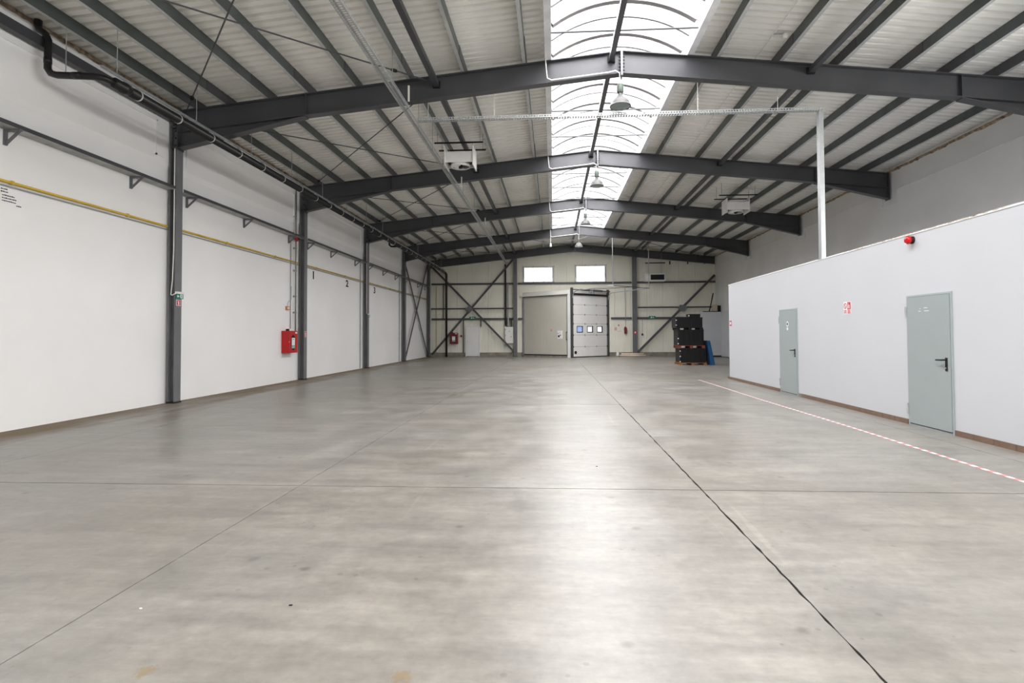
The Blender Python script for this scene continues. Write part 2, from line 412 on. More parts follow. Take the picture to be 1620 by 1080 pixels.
# office partition
part = MB()
part.box(XP, XP + 0.12, YF, 17.41, 0, 2.86); part.box(XP + 0.12, XR, 17.29, 17.41, 0, 2.86); part.box(XP + 0.12, XR, YF, 17.29, 2.74, 2.86)
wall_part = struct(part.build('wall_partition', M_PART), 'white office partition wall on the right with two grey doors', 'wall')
cap = MB()
cap.box(XP - 0.008, XP + 0.13, YF, 17.42, 2.86, 2.885)
struct(cap.build('trim_3', M_WHITE), 'thin white capping strip along the partition top', 'trim')
tornb = MB()
for k in range(44):
    y = 6.9 + k * 0.085 + random.uniform(-.03, .03); l = random.uniform(.03, .10); h = random.uniform(.004, .018)
    tornb.box(XP - 0.0102, XP - 0.008, y, y + l, 2.884 - h, 2.884)
struct(tornb.build('trim_4', mat('torn_paper', (0.70, 0.62, 0.52, 1), 0.9, 0, 0.2, 20)), 'torn tan paper edge along the partition top near the red sounder', 'trim')
# tile skirting
bb = struct(MB().box(XP - 0.004, XP - 0.001, YF, 17.41, 0.0, 0.07).build('baseboard_right', M_CONC), 'brown tile skirting along the partition', 'baseboard')
tile = MB().box(-0.012, 0, 0.003, 0.327, 0, 0.075).mesh('tile', M_BASET)
DOORS = [(7.84, 8.80), (12.62, 13.58)]
y = 4.2
while y < 17.4:
    if not any(a - 0.33 < y < c for a, c in DOORS): link('tile', tile, bb, (XP - 0.004, y, 0))
    y += 0.33
    for a, c in DOORS:
        if a - 0.33 < y < a: y0_ = y
        if a < y < c: y = c + 0.02
# low white lining in the far right corner
lw = MB(); lw.box(8.75, XR - 0.06, 33.92, 34.02, 0.09, 2.70); lw.box(XR - 0.075, XR - 0.005, 17.45, 33.92, 0.04, 2.72)
struct(lw.build('wall_lining', M_PART), 'low white lining wall in the far right corner', 'wall')
struct(MB().box(8.75, XR - 0.06, 33.93, 34.0, 0.0, 0.09).build('baseboard_far', M_DARK), 'dark base strip under the low white lining wall', 'baseboard')

# ---------------------------------------------------------------- ceiling: sheets, purlins, sleeves
ceil = None
def sheet(xa, xb, ya, yb, parent):
    b = MB(); per = 0.19; n0 = math.floor(ya / per); y = ya
    prof = []
    k = n0
    while k * per < yb:
        for (o, h) in ((0.0, 0.0), (0.112, 0.0), (0.120, 0.085), (0.182, 0.085)):
            yy = k * per + o
            if ya <= yy <= yb: prof.append((yy, h))
        k += 1
    for (p, q) in zip(prof, prof[1:]):
        b.quad((xa, p[0], zr(xa) + PD + p[1]), (xb, p[0], zr(xb) + PD + p[1]), (xb, q[0], zr(xb) + PD + q[1]), (xa, q[0], zr(xa) + PD + q[1]))
    return b.build('roof_sheet', M_ROOF, parent)
# closing slab above the sheets keeps daylight out
top = MB()
top.prism([(XL - 0.3, zr(XL - .3) + .295), (-0.05, zr(-0.05) + .295), (-0.05, zr(-0.05) + .38), (XL - 0.3, zr(XL - .3) + .38)], XZ, YF - 0.2, YB + 0.3)
top.prism([(2.76, zr(2.76) + .295), (XR + 0.3, zr(XR + .3) + .295), (XR + 0.3, zr(XR + .3) + .38), (2.76, zr(2.76) + .38)], XZ, YF - 0.2, YB + 0.3)
SKY0, SKY1 = -6.4, 31.6
top.box(-0.05, 2.76, SKY1, YB + 0.3, 7.24, 7.4); top.box(-0.05, 2.76, YF - 0.2, SKY0, 7.24, 7.4)
ceil = struct(top.build('ceiling', M_ROOF), 'pitched roof of pale corrugated sheets on dark purlins', 'ceiling')
YE = [YF + 0.0] + [Y1 + BAY * k for k in range(-2, 5)] + [YB]
for a, c in zip(YE, YE[1:]):
    sheet(XL - 0.2, -0.06, a, c, ceil); sheet(2.77, XR + 0.2, a, c, ceil)
sheet(-0.06, 2.77, SKY1, YB, ceil)
PURL = [-7.48, -6.80, -5.90, -5.04, -4.04, -2.92, -1.80, -0.55, 3.31, 4.52, 5.64, 6.82, 7.72, 8.62, 9.46]
def purlin_mesh(s, l, ov=0.0):
    # Z section: web, bottom flange away from the ridge, top flange
    b = MB(); t = 0.004; f = 0.075; e = ov
    w = 0.035
    b.box(min(s * w, s * (w + t)) - 0, max(s * w, s * (w + t)), 0, l, -e, PD)
    b.box(min(-s * w, s * w), max(-s * w, s * w), 0, l, PD - t - .001, PD - .001)
    return b
pm = {}
for s in (-1, 1):
    # s = side on which the web stands: towards the ridge
    pm[s] = purlin_mesh(s, BAY - 0.002).mesh('purlin', M_PUR)
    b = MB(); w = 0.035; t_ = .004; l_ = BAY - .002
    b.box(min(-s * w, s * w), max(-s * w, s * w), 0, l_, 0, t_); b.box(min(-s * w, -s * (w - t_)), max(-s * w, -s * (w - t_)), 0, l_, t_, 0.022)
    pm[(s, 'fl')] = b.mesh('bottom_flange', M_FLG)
    b = MB(); w = 0.035
    b.box(min(s * (w - .012), s * (w + .012)), max(s * (w - .012), s * (w + .012)), -0.75, 0.75, -0.006, PD - 0.01)
    b.box(min(-s * (w + .004), s * w), max(-s * (w + .004), s * w), -0.75, 0.75, -0.008, -0.002)
    pm[(s, 'sl')] = b.mesh('purlin_sleeve', M_ST)
for x in PURL:
    s = 1 if x < XA else -1
    for k in range(-3, 4):
        y0_ = Y1 + BAY * k
        if k == -3: continue
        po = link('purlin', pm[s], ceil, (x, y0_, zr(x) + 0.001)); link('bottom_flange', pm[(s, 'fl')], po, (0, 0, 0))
        if k >= 0: link('purlin_sleeve', pm[(s, 'sl')], ceil, (x, y0_, zr(x) + 0.010))

# ---------------------------------------------------------------- barrel skylight
sky = thing('window_1', 'long arched polycarbonate skylight running along the roof ridge', 'skylight', (1.36, 12.6, 7.2), kind='structure')
SX0, SX1, SZ, RISE = 0.0, 2.70, 7.2, 0.43
def arch(k, n=16, dr=0.0):
    t = k / n; h = (SX1 - SX0) / 2; R = (h * h + RISE * RISE) / (2 * RISE); a = math.asin(h / R)
    th = -a + 2 * a * t
    return ((SX0 + SX1) / 2 + (R + dr) * math.sin(th), SZ + RISE - R + (R + dr) * math.cos(th))
RP = 1.139; r0 = 10.30
def archsweep(y0, y1, d0, d1, n=16):
    b = MB()
    for k in range(n):
        (xa, za), (xb, zb) = arch(k, n, d0), arch(k + 1, n, d0); (xc, zc), (xd, zd) = arch(k, n, d1), arch(k + 1, n, d1)
        b.quad((xa, y0, za), (xb, y0, zb), (xb, y1, zb), (xa, y1, za)); b.quad((xc, y0, zc), (xd, y0, zd), (xd, y1, zd), (xc, y1, zc))
        b.quad((xa, y0, za), (xb, y0, zb), (xd, y0, zd), (xc, y0, zc)); b.quad((xa, y1, za), (xb, y1, zb), (xd, y1, zd), (xc, y1, zc))
    return b
M_RIB = mat('skylight_rib', (0.22, 0.21, 0.205, 1), 0.5, 0.1, 0.05)
k0 = math.ceil((SKY0 - r0) / RP); k1 = math.floor((SKY1 - r0) / RP)
def skin(y0, y1):
    b = MB(); n = 16
    for k in range(n):
        (xa, za), (xb, zb) = arch(k, n), arch(k + 1, n)
        b.quad((xa, y0, za), (xb, y0, zb), (xb, y1, zb), (xa, y1, za))
    return b
ribm = archsweep(-0.058, 0.058, -0.06, -0.004).mesh('skylight_rib', M_RIB); thinm = archsweep(-0.026, 0.026, -0.02, -0.003).mesh('skylight_bead', M_RIB)
skym = skin(0.0, RP).mesh('skylight_pane', M_POLY, True)
base = Vector((1.36, 12.6, 7.2))
for k in range(k0, k1 + 1):
    y = r0 + k * RP
    link('skylight_rib', ribm, sky, Vector((0, y, 0)) - base)
    if k < k1:
        link('skylight_pane', skym, sky, Vector((0, y, 0)) - base)
        link('skylight_bead', thinm, sky, Vector((0, y + RP / 2, 0)) - base)
ye0, ye1 = r0 + k0 * RP, r0 + k1 * RP
M_KERB = mat('kerb_white', (0.80, 0.80, 0.82, 1), 0.45, 0.0, 0.12, 3.0)
def kerb(s, x):
    b = MB()
    b.box(min(x, x + s * 0.03), max(x, x + s * 0.03), SKY0, SKY1, zr(x) + 0.02, SZ + 0.04)
    b.build('kerb_plate', M_KERB, sky)
    b = MB(); b.box(min(x, x + s * 0.13), max(x, x + s * 0.13), SKY0, SKY1, zr(x) - 0.005, zr(x) + 0.02)
    b.box(min(x + s * .11, x + s * 0.13), max(x + s * .11, x + s * 0.13), SKY0, SKY1, zr(x) + 0.02, zr(x) + 0.2)
    b.build('kerb_flange', M_KERB, sky)
kerb(-1, SX0); kerb(1, SX1)
for k in range(8):
    b = MB(); b.tube([(SX0, 10.24 + 1.83 * (k + 0), 7.0), (SX1, 10.24 + 1.83 * k, 7.0)], 0.017, 6); b.build('tie_bar', M_ST, sky)
for k in range(8, 12):
    b = MB(); b.tube([(SX0, 10.24 + 1.83 * k, 7.0), (SX1, 10.24 + 1.83 * k, 7.0)], 0.017, 6); b.build('tie_bar', M_ST, sky)
# end lunettes of the vault
for yy in (ye0, ye1):
    b = MB(); poly = [arch(k, 16) for k in range(17)]
    b.prism(poly, XZ, yy - 0.01, yy + 0.01); b.build('end_panel', M_POLY, sky)

# ================================================================== STEEL FRAMES
BF, TF, TW, RD = 0.19, 0.018, 0.012, 0.46
boltm = MB().tube([(0, -0.02, 0), (0, 0.02, 0)], 0.016, 6).mesh('bolt', M_DARK)
def frame(y, label, haunch=True, rd=RD, bolts=True):
    t = thing('portal_frame', label, 'steel frame', (XL + 0.12, y, 0), 'dark steel roof frames')
    for s, xe in ((-1, -7.81), (1, 10.05)):
        xs = XA
        poly = [(xs, zr(xs) - TF), (xs, zr(xs) - rd + TF), (xe, zr(xe) - rd + TF), (xe, zr(xe) - TF)]
        b = MB().prism(poly, XZ, y - TW / 2, y + TW / 2)
        for dz in (0, -rd + TF):
            b.prism([(xs, zr(xs) + dz), (xe, zr(xe) + dz), (xe, zr(xe) + dz - TF), (xs, zr(xs) + dz - TF)], XZ, y - BF / 2, y + BF / 2)
        b.build('rafter', M_ST, t)
        if haunch:
            xh = -5.08 if s < 0 else 7.93; zb = 5.33 if s < 0 else 5.41
            z1 = zr(xh) - rd; h = MB()
            h.prism([(xh, z1), (xe, zr(xe) - rd), (xe, zb)], XZ, y - TW / 2, y + TW / 2)
            h.prism([(xh, z1), (xe, zb), (xe, zb - TF), (xh, z1 - TF)], XZ, y - BF / 2, y + BF / 2)
            h.build('haunch', M_ST, t)
            g = MB().box(xh - 0.008, xh + 0.008, y - BF / 2 + 0.005, y + BF / 2 - 0.005, z1 + 0.01, zr(xh) - TF); g.build('stiffener', M_ST, t)
            e = MB().box(xe + s * 0.0 - 0.012, xe + 0.012, y - BF / 2 - 0.005, y + BF / 2 + 0.005, zb - 0.05, zr(xe) + 0.01); e.build('end_plate', M_ST, t)
    # peak plate
    pk = MB().box(XA - 0.022, XA + 0.022, y - BF / 2 - 0.012, y + BF / 2 + 0.012, ZA - rd - 0.05, ZA + 0.02).build('peak_plate', mat('plate_steel', (0.16, 0.165, 0.175, 1), 0.4, 0.2, 0.1), t)
    if bolts:
        bb_ = MB()
        for k in range(6):
            z = ZA - 0.06 - k * 0.068
            for sx in (-1, 1):
                MB().tube([(XA + sx * 0.02, y - 0.07, z), (XA + sx * 0.055, y - 0.07, z)], 0.014, 6).build('bolt', M_DARK, pk)
    # left column
    c = MB(); x0, x1 = XL + 0.06, -7.812; zt = zr(-7.9) - 0.02
    c.box(x0, x0 + TF, y - 0.1, y + 0.1, 0.03, zt); c.box(x1 - TF, x1, y - 0.1, y + 0.1, 0.03, zt if not haunch else 5.33); c.box(x0 + TF, x1 - TF, y - 0.006, y + 0.006, 0.03, zt)
    c.build('column', mat('column_grey', (0.16, 0.163, 0.17, 1), 0.4, 0, 0.1), t)  # paler than the rafter steel: flange reflection put into the column colour
    MB().box(x0 - 0.005, x1 + 0.012, y - 0.11, y + 0.11, 0.0, 0.03).build('base_plate', M_DARK, t)
    if haunch:
        for z in (5.31, 5.75, 6.05): MB().box(x0 + TF, x1 - TF, y - 0.095, y + 0.095, z, z + 0.014).build('stiffener', M_ST, t)
        if bolts:
            for k in range(5):
                for sy in (-1, 1):
                    MB().tube([(x1 - 0.03, y + sy * 0.06, 5.38 + k * 0.15), (x1 - 0.065, y + sy * 0.06, 5.38 + k * 0.15)], 0.014, 6).build('bolt', M_DARK, t)
    return t
FL = ['nearest and largest dark steel roof frame, with exit signs on its column',
      'second dark steel roof frame from the camera, red hose cabinet beside its column',
      'third dark steel roof frame from the camera, between the wall numbers 2 and 3',
      'fourth dark steel roof frame from the camera, just before the back wall bay']
for k in range(4): frame(Y1 + BAY * k, FL[k], bolts=(k < 3))
frame(35.06, 'last dark steel gable frame standing against the back wall', haunch=False, bolts=False)

# posts of the gable wall
def post(x, w, label):
    t = thing('gable_post', label, 'steel post', (x, YB - 0.18, 0), 'gable posts on the back wall')
    M_P = mat('post_steel', (0.13, 0.135, 0.145, 1), 0.45, 0.1, 0.1)
    z1 = zr(x) - 0.47; b = MB()
    for yy in (YB - 0.28, YB - 0.09): b.box(x - w / 2, x + w / 2, yy - 0.007, yy + 0.007, 0.02, z1)
    b.box(x - 0.005, x + 0.005, YB - 0.27, YB - 0.1, 0.02, z1); b.build('post_section', M_P, t)
    MB().box(x - w / 2 - 0.03, x + w / 2 + 0.03, YB - 0.31, YB - 0.06, 0, 0.02).build('base_plate', M_DARK, t)
post(-2.36, 0.22, 'grey steel gable post left of the cream sliding door')
post(5.12, 0.26, 'grey steel gable post right of the white sectional door')

# tube struts between the frames
names = ['nearest bay', 'roof frames one and two', 'roof frames two and three', 'roof frames three and four', 'fourth roof frame and back gable']
for (x, z, nm, r) in ((-2.35, zr(-2.35) - 0.17, 'left of the ridge', 0.052), (1.21, 6.92, 'under the skylight', 0.05), (5.11, zr(5.11) - 0.12, 'right of the ridge', 0.05)):
    for k in range(-1, 4):
        ya, yb = Y1 + BAY * k + 0.01, Y1 + BAY * (k + 1) - 0.01
        if k == 3: yb = 35.05
        t = thing('tube_strut', 'dark tube strut %s, %s %s' % (nm, 'between' if k >= 0 else 'in the', names[k + 1]), 'steel strut', (x, ya, z), 'steel tube struts between roof frames')
        MB().bar((x, ya + 0.05, z), (x, yb - 0.05, z), 2 * r, 2 * r).build('tube', M_ST, t)
        for yy in (ya + 0.03, yb - 0.03):
            MB().bar((x, yy - 0.025, z), (x, yy + 0.025, z), 2 * r + .05, 2 * r + 0.03).build('end_cleat', M_DARK, t)

# roof cross bracing rods
def rods(pairs, label, r=0.013):
    t = thing('rod_brace', label, 'bracing rods', pairs[0][0], 'thin crossed bracing rods under the roof')
    for j, (p, q) in enumerate(pairs):
        MB().tube([p, q], r, 6).build('rod', M_ST, t)
        c = Vector(p).lerp(Vector(q), 0.09 if j == 0 else 0.12); d = (Vector(q) - Vector(p)).normalized() * 0.07
        MB().tube([c - d, c - d * .6, c + d * .6, c + d], [0.014, 0.034, 0.034, 0.014], 8).build('turnbuckle', M_DARK, t)
for k in range(-1, 4):
    ya, yb = Y1 + BAY * k, Y1 + BAY * (k + 1)
    xa, xb = -7.6, -2.38; za, zb = zr(xa) - 0.06, zr(xb) - 0.1
    rods([((xa, yb - 0.12, za), (xb, ya + 0.12, zb)), ((xb, yb - 0.12, zb - 0.06), (xa, ya + 0.12, za - 0.06))],
         'crossed bracing rods under the left roof slope, %s %s' % ('between' if k >= 0 else 'in the', names[k + 1]))
rods([((3.2, 35.0, 6.75), (9.6, 29.3, 6.05)), ((9.6, 35.0, 6.1), (3.2, 29.3, 6.65))], 'crossed thin bracing rods under the right roof slope before the back gable')
rods([((-2.3, 35.0, 6.55), (3.0, 29.3, 6.75)), ((3.0, 35.0, 6.75), (-2.3, 29.3, 6.55))], 'crossed thin bracing rods at the ridge before the back gable')

# wall bracing
def flat(t, p, q, w, name='brace_arm', n=(0, 1, 0)):
    MB().bar(p, q, 0.02, w, n).build(name, M_ST, t)
t = thing('wall_brace', 'large dark steel X brace on the back wall over the white door', 'steel brace', (-7.7, YB - 0.2, 0.1))
MB().bar((-7.7, YB - 0.19, 0.14), (-2.49, YB - 0.19, 6.16), 0.12, 0.05, (0, 1, 0)).build('brace_arm', M_ST, t)
MB().bar((-7.65, YB - 0.25, 5.70), (-2.49, YB - 0.25, 0.35), 0.12, 0.05, (0, 1, 0)).build('brace_arm', M_ST, t)
MB().prism([(-5.55, 3.0), (-5.3, 3.25), (-5.05, 3.0), (-5.3, 2.75)], XZ, YB - 0.29, YB - 0.275).build('gusset_plate', mat('plate_steel', (0.16, 0.165, 0.175, 1)), t)
t = thing('wall_brace', 'single dark diagonal steel brace on the back wall right of the sectional door', 'steel brace', (5.28, YB - 0.2, 0.26))
MB().bar((5.3, YB - 0.22, 0.28), (10.05, YB - 0.22, 5.03), 0.14, 0.05, (0, 1, 0)).build('brace_arm', M_ST, t)
MB().prism([(7.75, 3.0), (7.9, 3.2), (8.25, 3.15), (8.35, 3.0), (8.2, 2.8), (7.85, 2.85)], XZ, YB - 0.27, YB - 0.25).build('gusset_plate', mat('plate_steel', (0.16, 0.165, 0.175, 1)), t)
t = thing('wall_brace', 'dark steel X brace on the left wall in the far bay', 'steel brace', (-7.93, 29.4, 0.2))
MB().bar((-7.93, 29.36, 5.42), (-7.93, 34.92, 0.1), 0.13, 0.03, (1, 0, 0)).build('brace_arm', M_ST, t)
MB().bar((-7.88, 34.75, 5.95), (-7.88, 29.45, 0.2), 0.13, 0.03, (1, 0, 0)).build('brace_arm', M_ST, t)
tag(MB().box(-7.96, -7.84, YF, Y1 - 0.11, 5.86, 6.02).build('eave_strut', M_ST), 'dark grey eave strut along the top of the left wall in the nearest bay', 'steel strut')

# ================================================================== DOORS AND WINDOWS
R90 = math.radians(90)
def partition_door(name, ya, yb, label, near):
    t = thing(name, label, 'door', (XP, (ya + yb) / 2, 0), kind='structure')
    zt = 1.945; x = XP
    M_FR = mat('door_frame_paint', (0.38, 0.43, 0.43, 1), 0.45, 0, 0.03)
    MB().box(x - 0.024, x - 0.003, ya + 0.03, yb - 0.03, 0.035, zt - 0.03).build('leaf', M_DOOR, t)
    f = MB(); f.prism([(ya, 0.0), (ya, zt), (yb, zt), (yb, 0), (yb - 0.026, 0), (yb - 0.026, zt - 0.026), (ya + 0.026, zt - 0.026), (ya + 0.026, 0)], YZ, x - 0.016, x + 0.01)
    f.build('frame', M_FR, t)
    MB().box(x - 0.005, x - 0.002, ya + 0.026, yb - 0.026, 0.0, zt - 0.026).build('shadow_gap', M_DARK, t)
    MB().box(x - 0.03, x - 0.004, ya + 0.026, yb - 0.026, 0.0, 0.022).build('threshold', M_GALV, t)
    for z in (0.16, 1.62):
        MB().tube([(x - 0.022, yb + 0.006, z), (x - 0.022, yb + 0.006, z + 0.16)], 0.013, 8).build('hinge', M_GALV, t)
    h = MB().box(x - 0.032, x - 0.024, ya + 0.085, ya + 0.125, 0.86, 1.04).build('handle_plate', M_INK, t)
    lv = MB().tube([(x - 0.03, ya + 0.105, 1.01), (x - 0.075, ya + 0.105, 1.01), (x - 0.078, ya + 0.13, 1.008), (x - 0.078, ya + 0.24, 1.005)], 0.011, 8)
    lv.build('lever', M_INK, h, True).location = (0, 0, 0)
    MB().tube([(x - 0.031, ya + 0.105, 0.90), (x - 0.042, ya + 0.105, 0.90)], 0.010, 8).build('keyhole', M_GALV, h)
    return t
d1 = partition_door('door_1', *DOORS[0], 'nearer grey steel door in the partition, below the red sounder', True)
for (y, z, w) in ((8.48, 1.70, .05), (8.33, 1.70, .10), (8.35, 1.745, .08), (8.47, 1.735, .02)):
    MB().box(XP - 0.0262, XP - 0.0242, y - w / 2, y + w / 2, z - .004, z + .004).build('tape_residue', M_WHITE, d1)
d2 = partition_door('door_2', *DOORS[1], 'farther grey steel door in the partition, with a small round sticker', False)
st_ = MB().tube([(XP - .0262, 13.10, 1.60), (XP - .0242, 13.10, 1.60)], 0.062, 20).build('sticker', M_WHITE, d2)
MB().tube([(XP - .0282, 13.10, 1.60), (XP - .0264, 13.10, 1.60)], 0.032, 16).build('sticker_print', mat('navy_ink', (0.02, 0.025, 0.10, 1), 0.5), st_)
MB().box(XP - .0262, XP - .0242, 13.06, 13.14, 1.46, 1.52).build('sticker', M_WHITE, d2)

# white personnel door in the back wall
t = thing('door_3', 'small white personnel door in the back wall under the steel X brace', 'door', (-5.1, YB - 0.05, 0), kind='structure')
MB().box(-5.50, -4.71, YB - 0.10, YB - 0.05, 0.03, 1.91).build('leaf', M_WHITE, t)
MB().prism([(-5.56, 0), (-5.56, 1.96), (-4.65, 1.96), (-4.65, 0), (-4.70, 0), (-4.70, 1.92), (-5.51, 1.92), (-5.51, 0)], XZ, YB - 0.12, YB).build('frame', M_WHITE, t)
MB().prism([(-5.44, 0.12), (-4.77, 0.12), (-4.77, 1.82), (-5.44, 1.82)], XZ, YB - 0.106, YB - 0.099).build('leaf_panel', M_WHITE, t)
MB().box(-5.47, -5.41, YB - 0.15, YB - 0.106, 0.95, 0.98).build('handle', M_GALV, t)
for x in (-5.70, -4.58): MB().box(x - 0.03, x + 0.03, YB - 0.06, YB, 0.26 if x < -5 else 1.9, 2.33).build('trimmer', M_ST, t)

# two hopper windows high in the back wall
def gable_window(name, x0, x1, z0, z1, label):
    t = thing(name, label, 'window', ((x0 + x1) / 2, YB, z0), kind='structure')
    m_ = mat('window_trim', (0.55, 0.55, 0.50, 1), 0.5, 0, 0.05)
    f = MB(); o = 0.10
    f.prism([(x0 - o, z0 - .02), (x1 + o, z0 - .02), (x1 + o, z1 + .08), (x0 - o, z1 + .08), (x0 - o, z1 + .05), (x1 + o - .03, z1 + .05), (x1 + o - .03, z0 + .01), (x0 - o, z0 + .01)], XZ, YB - 0.03, YB - 0.002)
    f.prism([(x0 - o, z0 + .01), (x0 - o + .03, z0 + .01), (x0 - o + .03, z1 + .05), (x0 - o, z1 + .05)], XZ, YB - 0.03, YB - 0.002)
    f.build('frame', m_, t)
    MB().quad((x0 - .02, YB - .012, z0 - .01), (x1 + .02, YB - .012, z0 - .01), (x1 + .02, YB - .012, z1 + .02), (x0 - .02, YB - .012, z1 + .02)).build('pane', M_WIN, t)
    for x in (x0 - 0.03, x1 + 0.03): MB().bar((x, YB - 0.05, z0 + .25), (x, YB - 0.03, z1), 0.025, 0.025, (0, 1, 0)).build('stay_arm', M_ST, t)
    n = 4
    for k in range(n):
        for z in (z0 - .005, z1 + .065):
            xx = x0 - o + .015 + (x1 - x0 + 2 * o - .03) * k / (n - 1)
            MB().box(xx - .02, xx + .02, YB - .045, YB - .03, z - .02, z + .02).build('clip', M_INK, t)
gable_window('window_2', -1.8, 0.0, 4.72, 5.64, 'left white hopper window high in the back wall')
gable_window('window_3', 1.5, 3.3, 4.70, 5.70, 'right white hopper window high in the back wall')

# angled sliding fire door (left flank of the dock wedge)
A, Bq = Vector((-1.85, 35.2, 0)), Vector((0.93, 33.35, 0)); U = Bq - A; LA = U.length; TH = math.atan2(U.y, U.x)
t = thing('door_4', 'large cream sliding door set at an angle, left of the sectional door', 'door', A, local=True, kind='structure', rotz=TH)
n = 22; M_SL = mat('sliding_door_panel', (0.58, 0.56, 0.49, 1), 0.55, 0, 0.03, 1.0)
lv = MB()
for k in range(n):
    u0, u1 = 0.06 + (LA - .14) * k / n, 0.06 + (LA - .14) * (k + 1) / n
    lv.quad((u0, 0, 0.17), (u1 - .01, 0, 0.17), (u1 - .01, 0, 3.74), (u0, 0, 3.74)); lv.quad((u1 - .01, 0, 0.17), (u1, .006, 0.17), (u1, .006, 3.74), (u1 - .01, 0, 3.74))
lv.box(0.06, LA - .08, 0.008, 0.08, 0.17, 3.74)
leaf = lv.build('leaf', M_SL, t)
MB().box(-0.05, 0.05, -0.04, 0.1, 0.0, 3.78).build('jamb', M_GREY, t)
MB().box(0.05, LA - .04, -0.03, 0.1, 0.10, 0.17).build('bottom_rail', M_INK, t)
MB().box(-0.05, LA, -0.04, 0.12, 0.0, 0.10).build('threshold_step', M_CONC, t)
MB().bar((-0.35, -0.02, 3.80), (LA + .02, -0.02, 3.83), 0.12, 0.07).build('top_rail', M_OFFW, t)
MB().bar((0.0, -0.05, 3.745), (LA - .02, -0.05, 3.765), 0.03, 0.04).build('rail_shadow_strip', M_INK, t)
MB().box(-0.05, LA, 0.02, 0.12, 3.76, 4.05).build('header', M_OFFW, t)
MB().box(LA - .04, LA + .14, -0.05, 0.12, 0.0, 4.05).build('post', M_WHITE, t)
MB().box(LA - .08, LA - .04, -0.04, 0.08, 0.1, 3.74).build('edge_strip', M_INK, t)
hp = MB().box(LA - .14, LA - .05, -0.05, -0.01, 1.05, 1.55).build('pull_handle', M_INK, t)
MB().box(LA - .08, LA - .06, -0.09, -0.05, 1.1, 1.5).build('grip', M_GALV, hp)
nt_ = MB().box(2.56, 2.93, -0.012, -0.002, 1.12, 1.62).build('notice', M_WHITE, t)
for (a, c, z0, z1) in ((2.60, 2.72, 1.22, 1.34), (2.74, 2.80, 1.30, 1.38), (2.58, 2.64, 1.42, 1.46), (2.70, 2.76, 1.48, 1.5)):
    MB().box(a, c, -0.016, -0.0125, z0, z1).build('notice_print', M_INK, nt_)
rs_ = MB().box(2.05, 2.16, -0.010, -0.002, 1.60, 1.71).build('red_sticker', M_SRED, t)
MB().box(2.08, 2.13, -0.013, -0.0105, 1.63, 1.68).build('sticker_print', M_WHITE, rs_)

# sectional door (right flank of the wedge)
C, D = Vector((1.19, 33.3, 0)), Vector((3.41, 35.22, 0)); U = D - C; LC = U.length; TH = math.atan2(U.y, U.x)
t = thing('door_5', 'white sectional overhead door with three small windows, set at an angle', 'door', C, local=True, kind='structure', rotz=TH)
M_SEC = mat('sectional_panel', (0.86, 0.86, 0.84, 1), 0.4, 0, 0.03, 2.0, 0.08, 50)
zs = [0.05, 0.64, 1.346, 2.02, 2.58, 3.17, 3.72]
wins = [(0.36, 0.78), (1.22, 1.64), (2.06, 2.48)]
for i, (z0, z1) in enumerate(zip(zs, zs[1:])):
    b = MB(); za, zb = z0 + .008, z1 - .008
    if i == 2:
        wz0, wz1 = 1.54, 1.85; xs = [0.03]
        for a, c in wins: xs += [a, c]
        xs += [LC - 0.03]
        b.box(0.03, LC - .03, 0, 0.045, za, wz0); b.box(0.03, LC - .03, 0, 0.045, wz1, zb)
        for k in range(0, len(xs), 2): b.box(xs[k], xs[k + 1], 0, 0.045, wz0, wz1)
    else:
        nn = 5
        for k in range(nn):
            u0, u1 = za + (zb - za) * k / nn, za + (zb - za) * (k + 1) / nn
            b.box(0.03, LC - .03, 0, 0.045, u0, u1 - 0.006); b.box(0.03, LC - .03, 0.005, 0.045, u1 - 0.006, u1)
    o = b.build('door_section', M_SEC, t)
    if i == 2:
        for j, (a, c) in enumerate(wins):
            f = MB().prism([(a - .04, 1.50), (c + .04, 1.50), (c + .04, 1.89), (a - .04, 1.89), (a - .04, 1.85), (c, 1.85), (c, 1.54), (a - .04, 1.54)], XZ, -0.012, 0.05)
            f.box(a - .04, a, -0.012, 0.05, 1.54, 1.85)
            f.build('window_frame', M_INK, o)
            MB().quad((a, .02, 1.54), (c, .02, 1.54), (c, .02, 1.85), (a, .02, 1.85)).build('window_pane', M_WINB if j == 0 else M_WIN, o)
    if i < 5:
        for xx in (1.0, 1.98): MB().box(xx - .035, xx + .035, -0.012, 0, z1 - .045, z1 + .045).build('section_hinge', M_GREY, o)
        for xx in (0.02, LC - .02): MB().box(xx - .03, xx + .03, -0.03, 0, z1 - .05, z1 + .05).build('roller_bracket', M_INK, o)
    MB().box(0.03, LC - .03, 0.01, 0.04, z1 - .012, z1 + .012).build('section_seal', M_GREY, o)
MB().box(0.03, LC - .03, -0.005, 0.05, 0.0, 0.05).build('rubber_seal', M_INK, t)
MB().tube([(0.22, -0.006, 0.30), (0.22, 0.001, 0.30)], 0.10, 16).build('vent_port', M_INK, t)
for xx in (-0.07, LC + .07): MB().box(xx - .06, xx + .06, -0.06, 0.06, 0, 4.18).build('track', mat('track_steel', (0.10, 0.10, 0.10, 1), 0.5, 0.3), t)
MB().box(-0.1, LC + .1, -0.05, 0.03, 3.74, 3.86).build('lintel', M_INK, t)
MB().tube([(-0.1, -0.16, 4.06), (LC + .1, -0.16, 4.06)], 0.028, 8).build('spring_shaft', M_ST, t)
for a in (0.5, 1.6): MB().tube([(a, -0.16, 4.06), (a + .75, -0.16, 4.06)], 0.055, 10).build('spring', M_ST, t)
for a in (1.30, 1.52): MB().box(a - .05, a + .05, -0.25, -0.1, 3.84, 4.0).build('bracket', M_GREY, t)
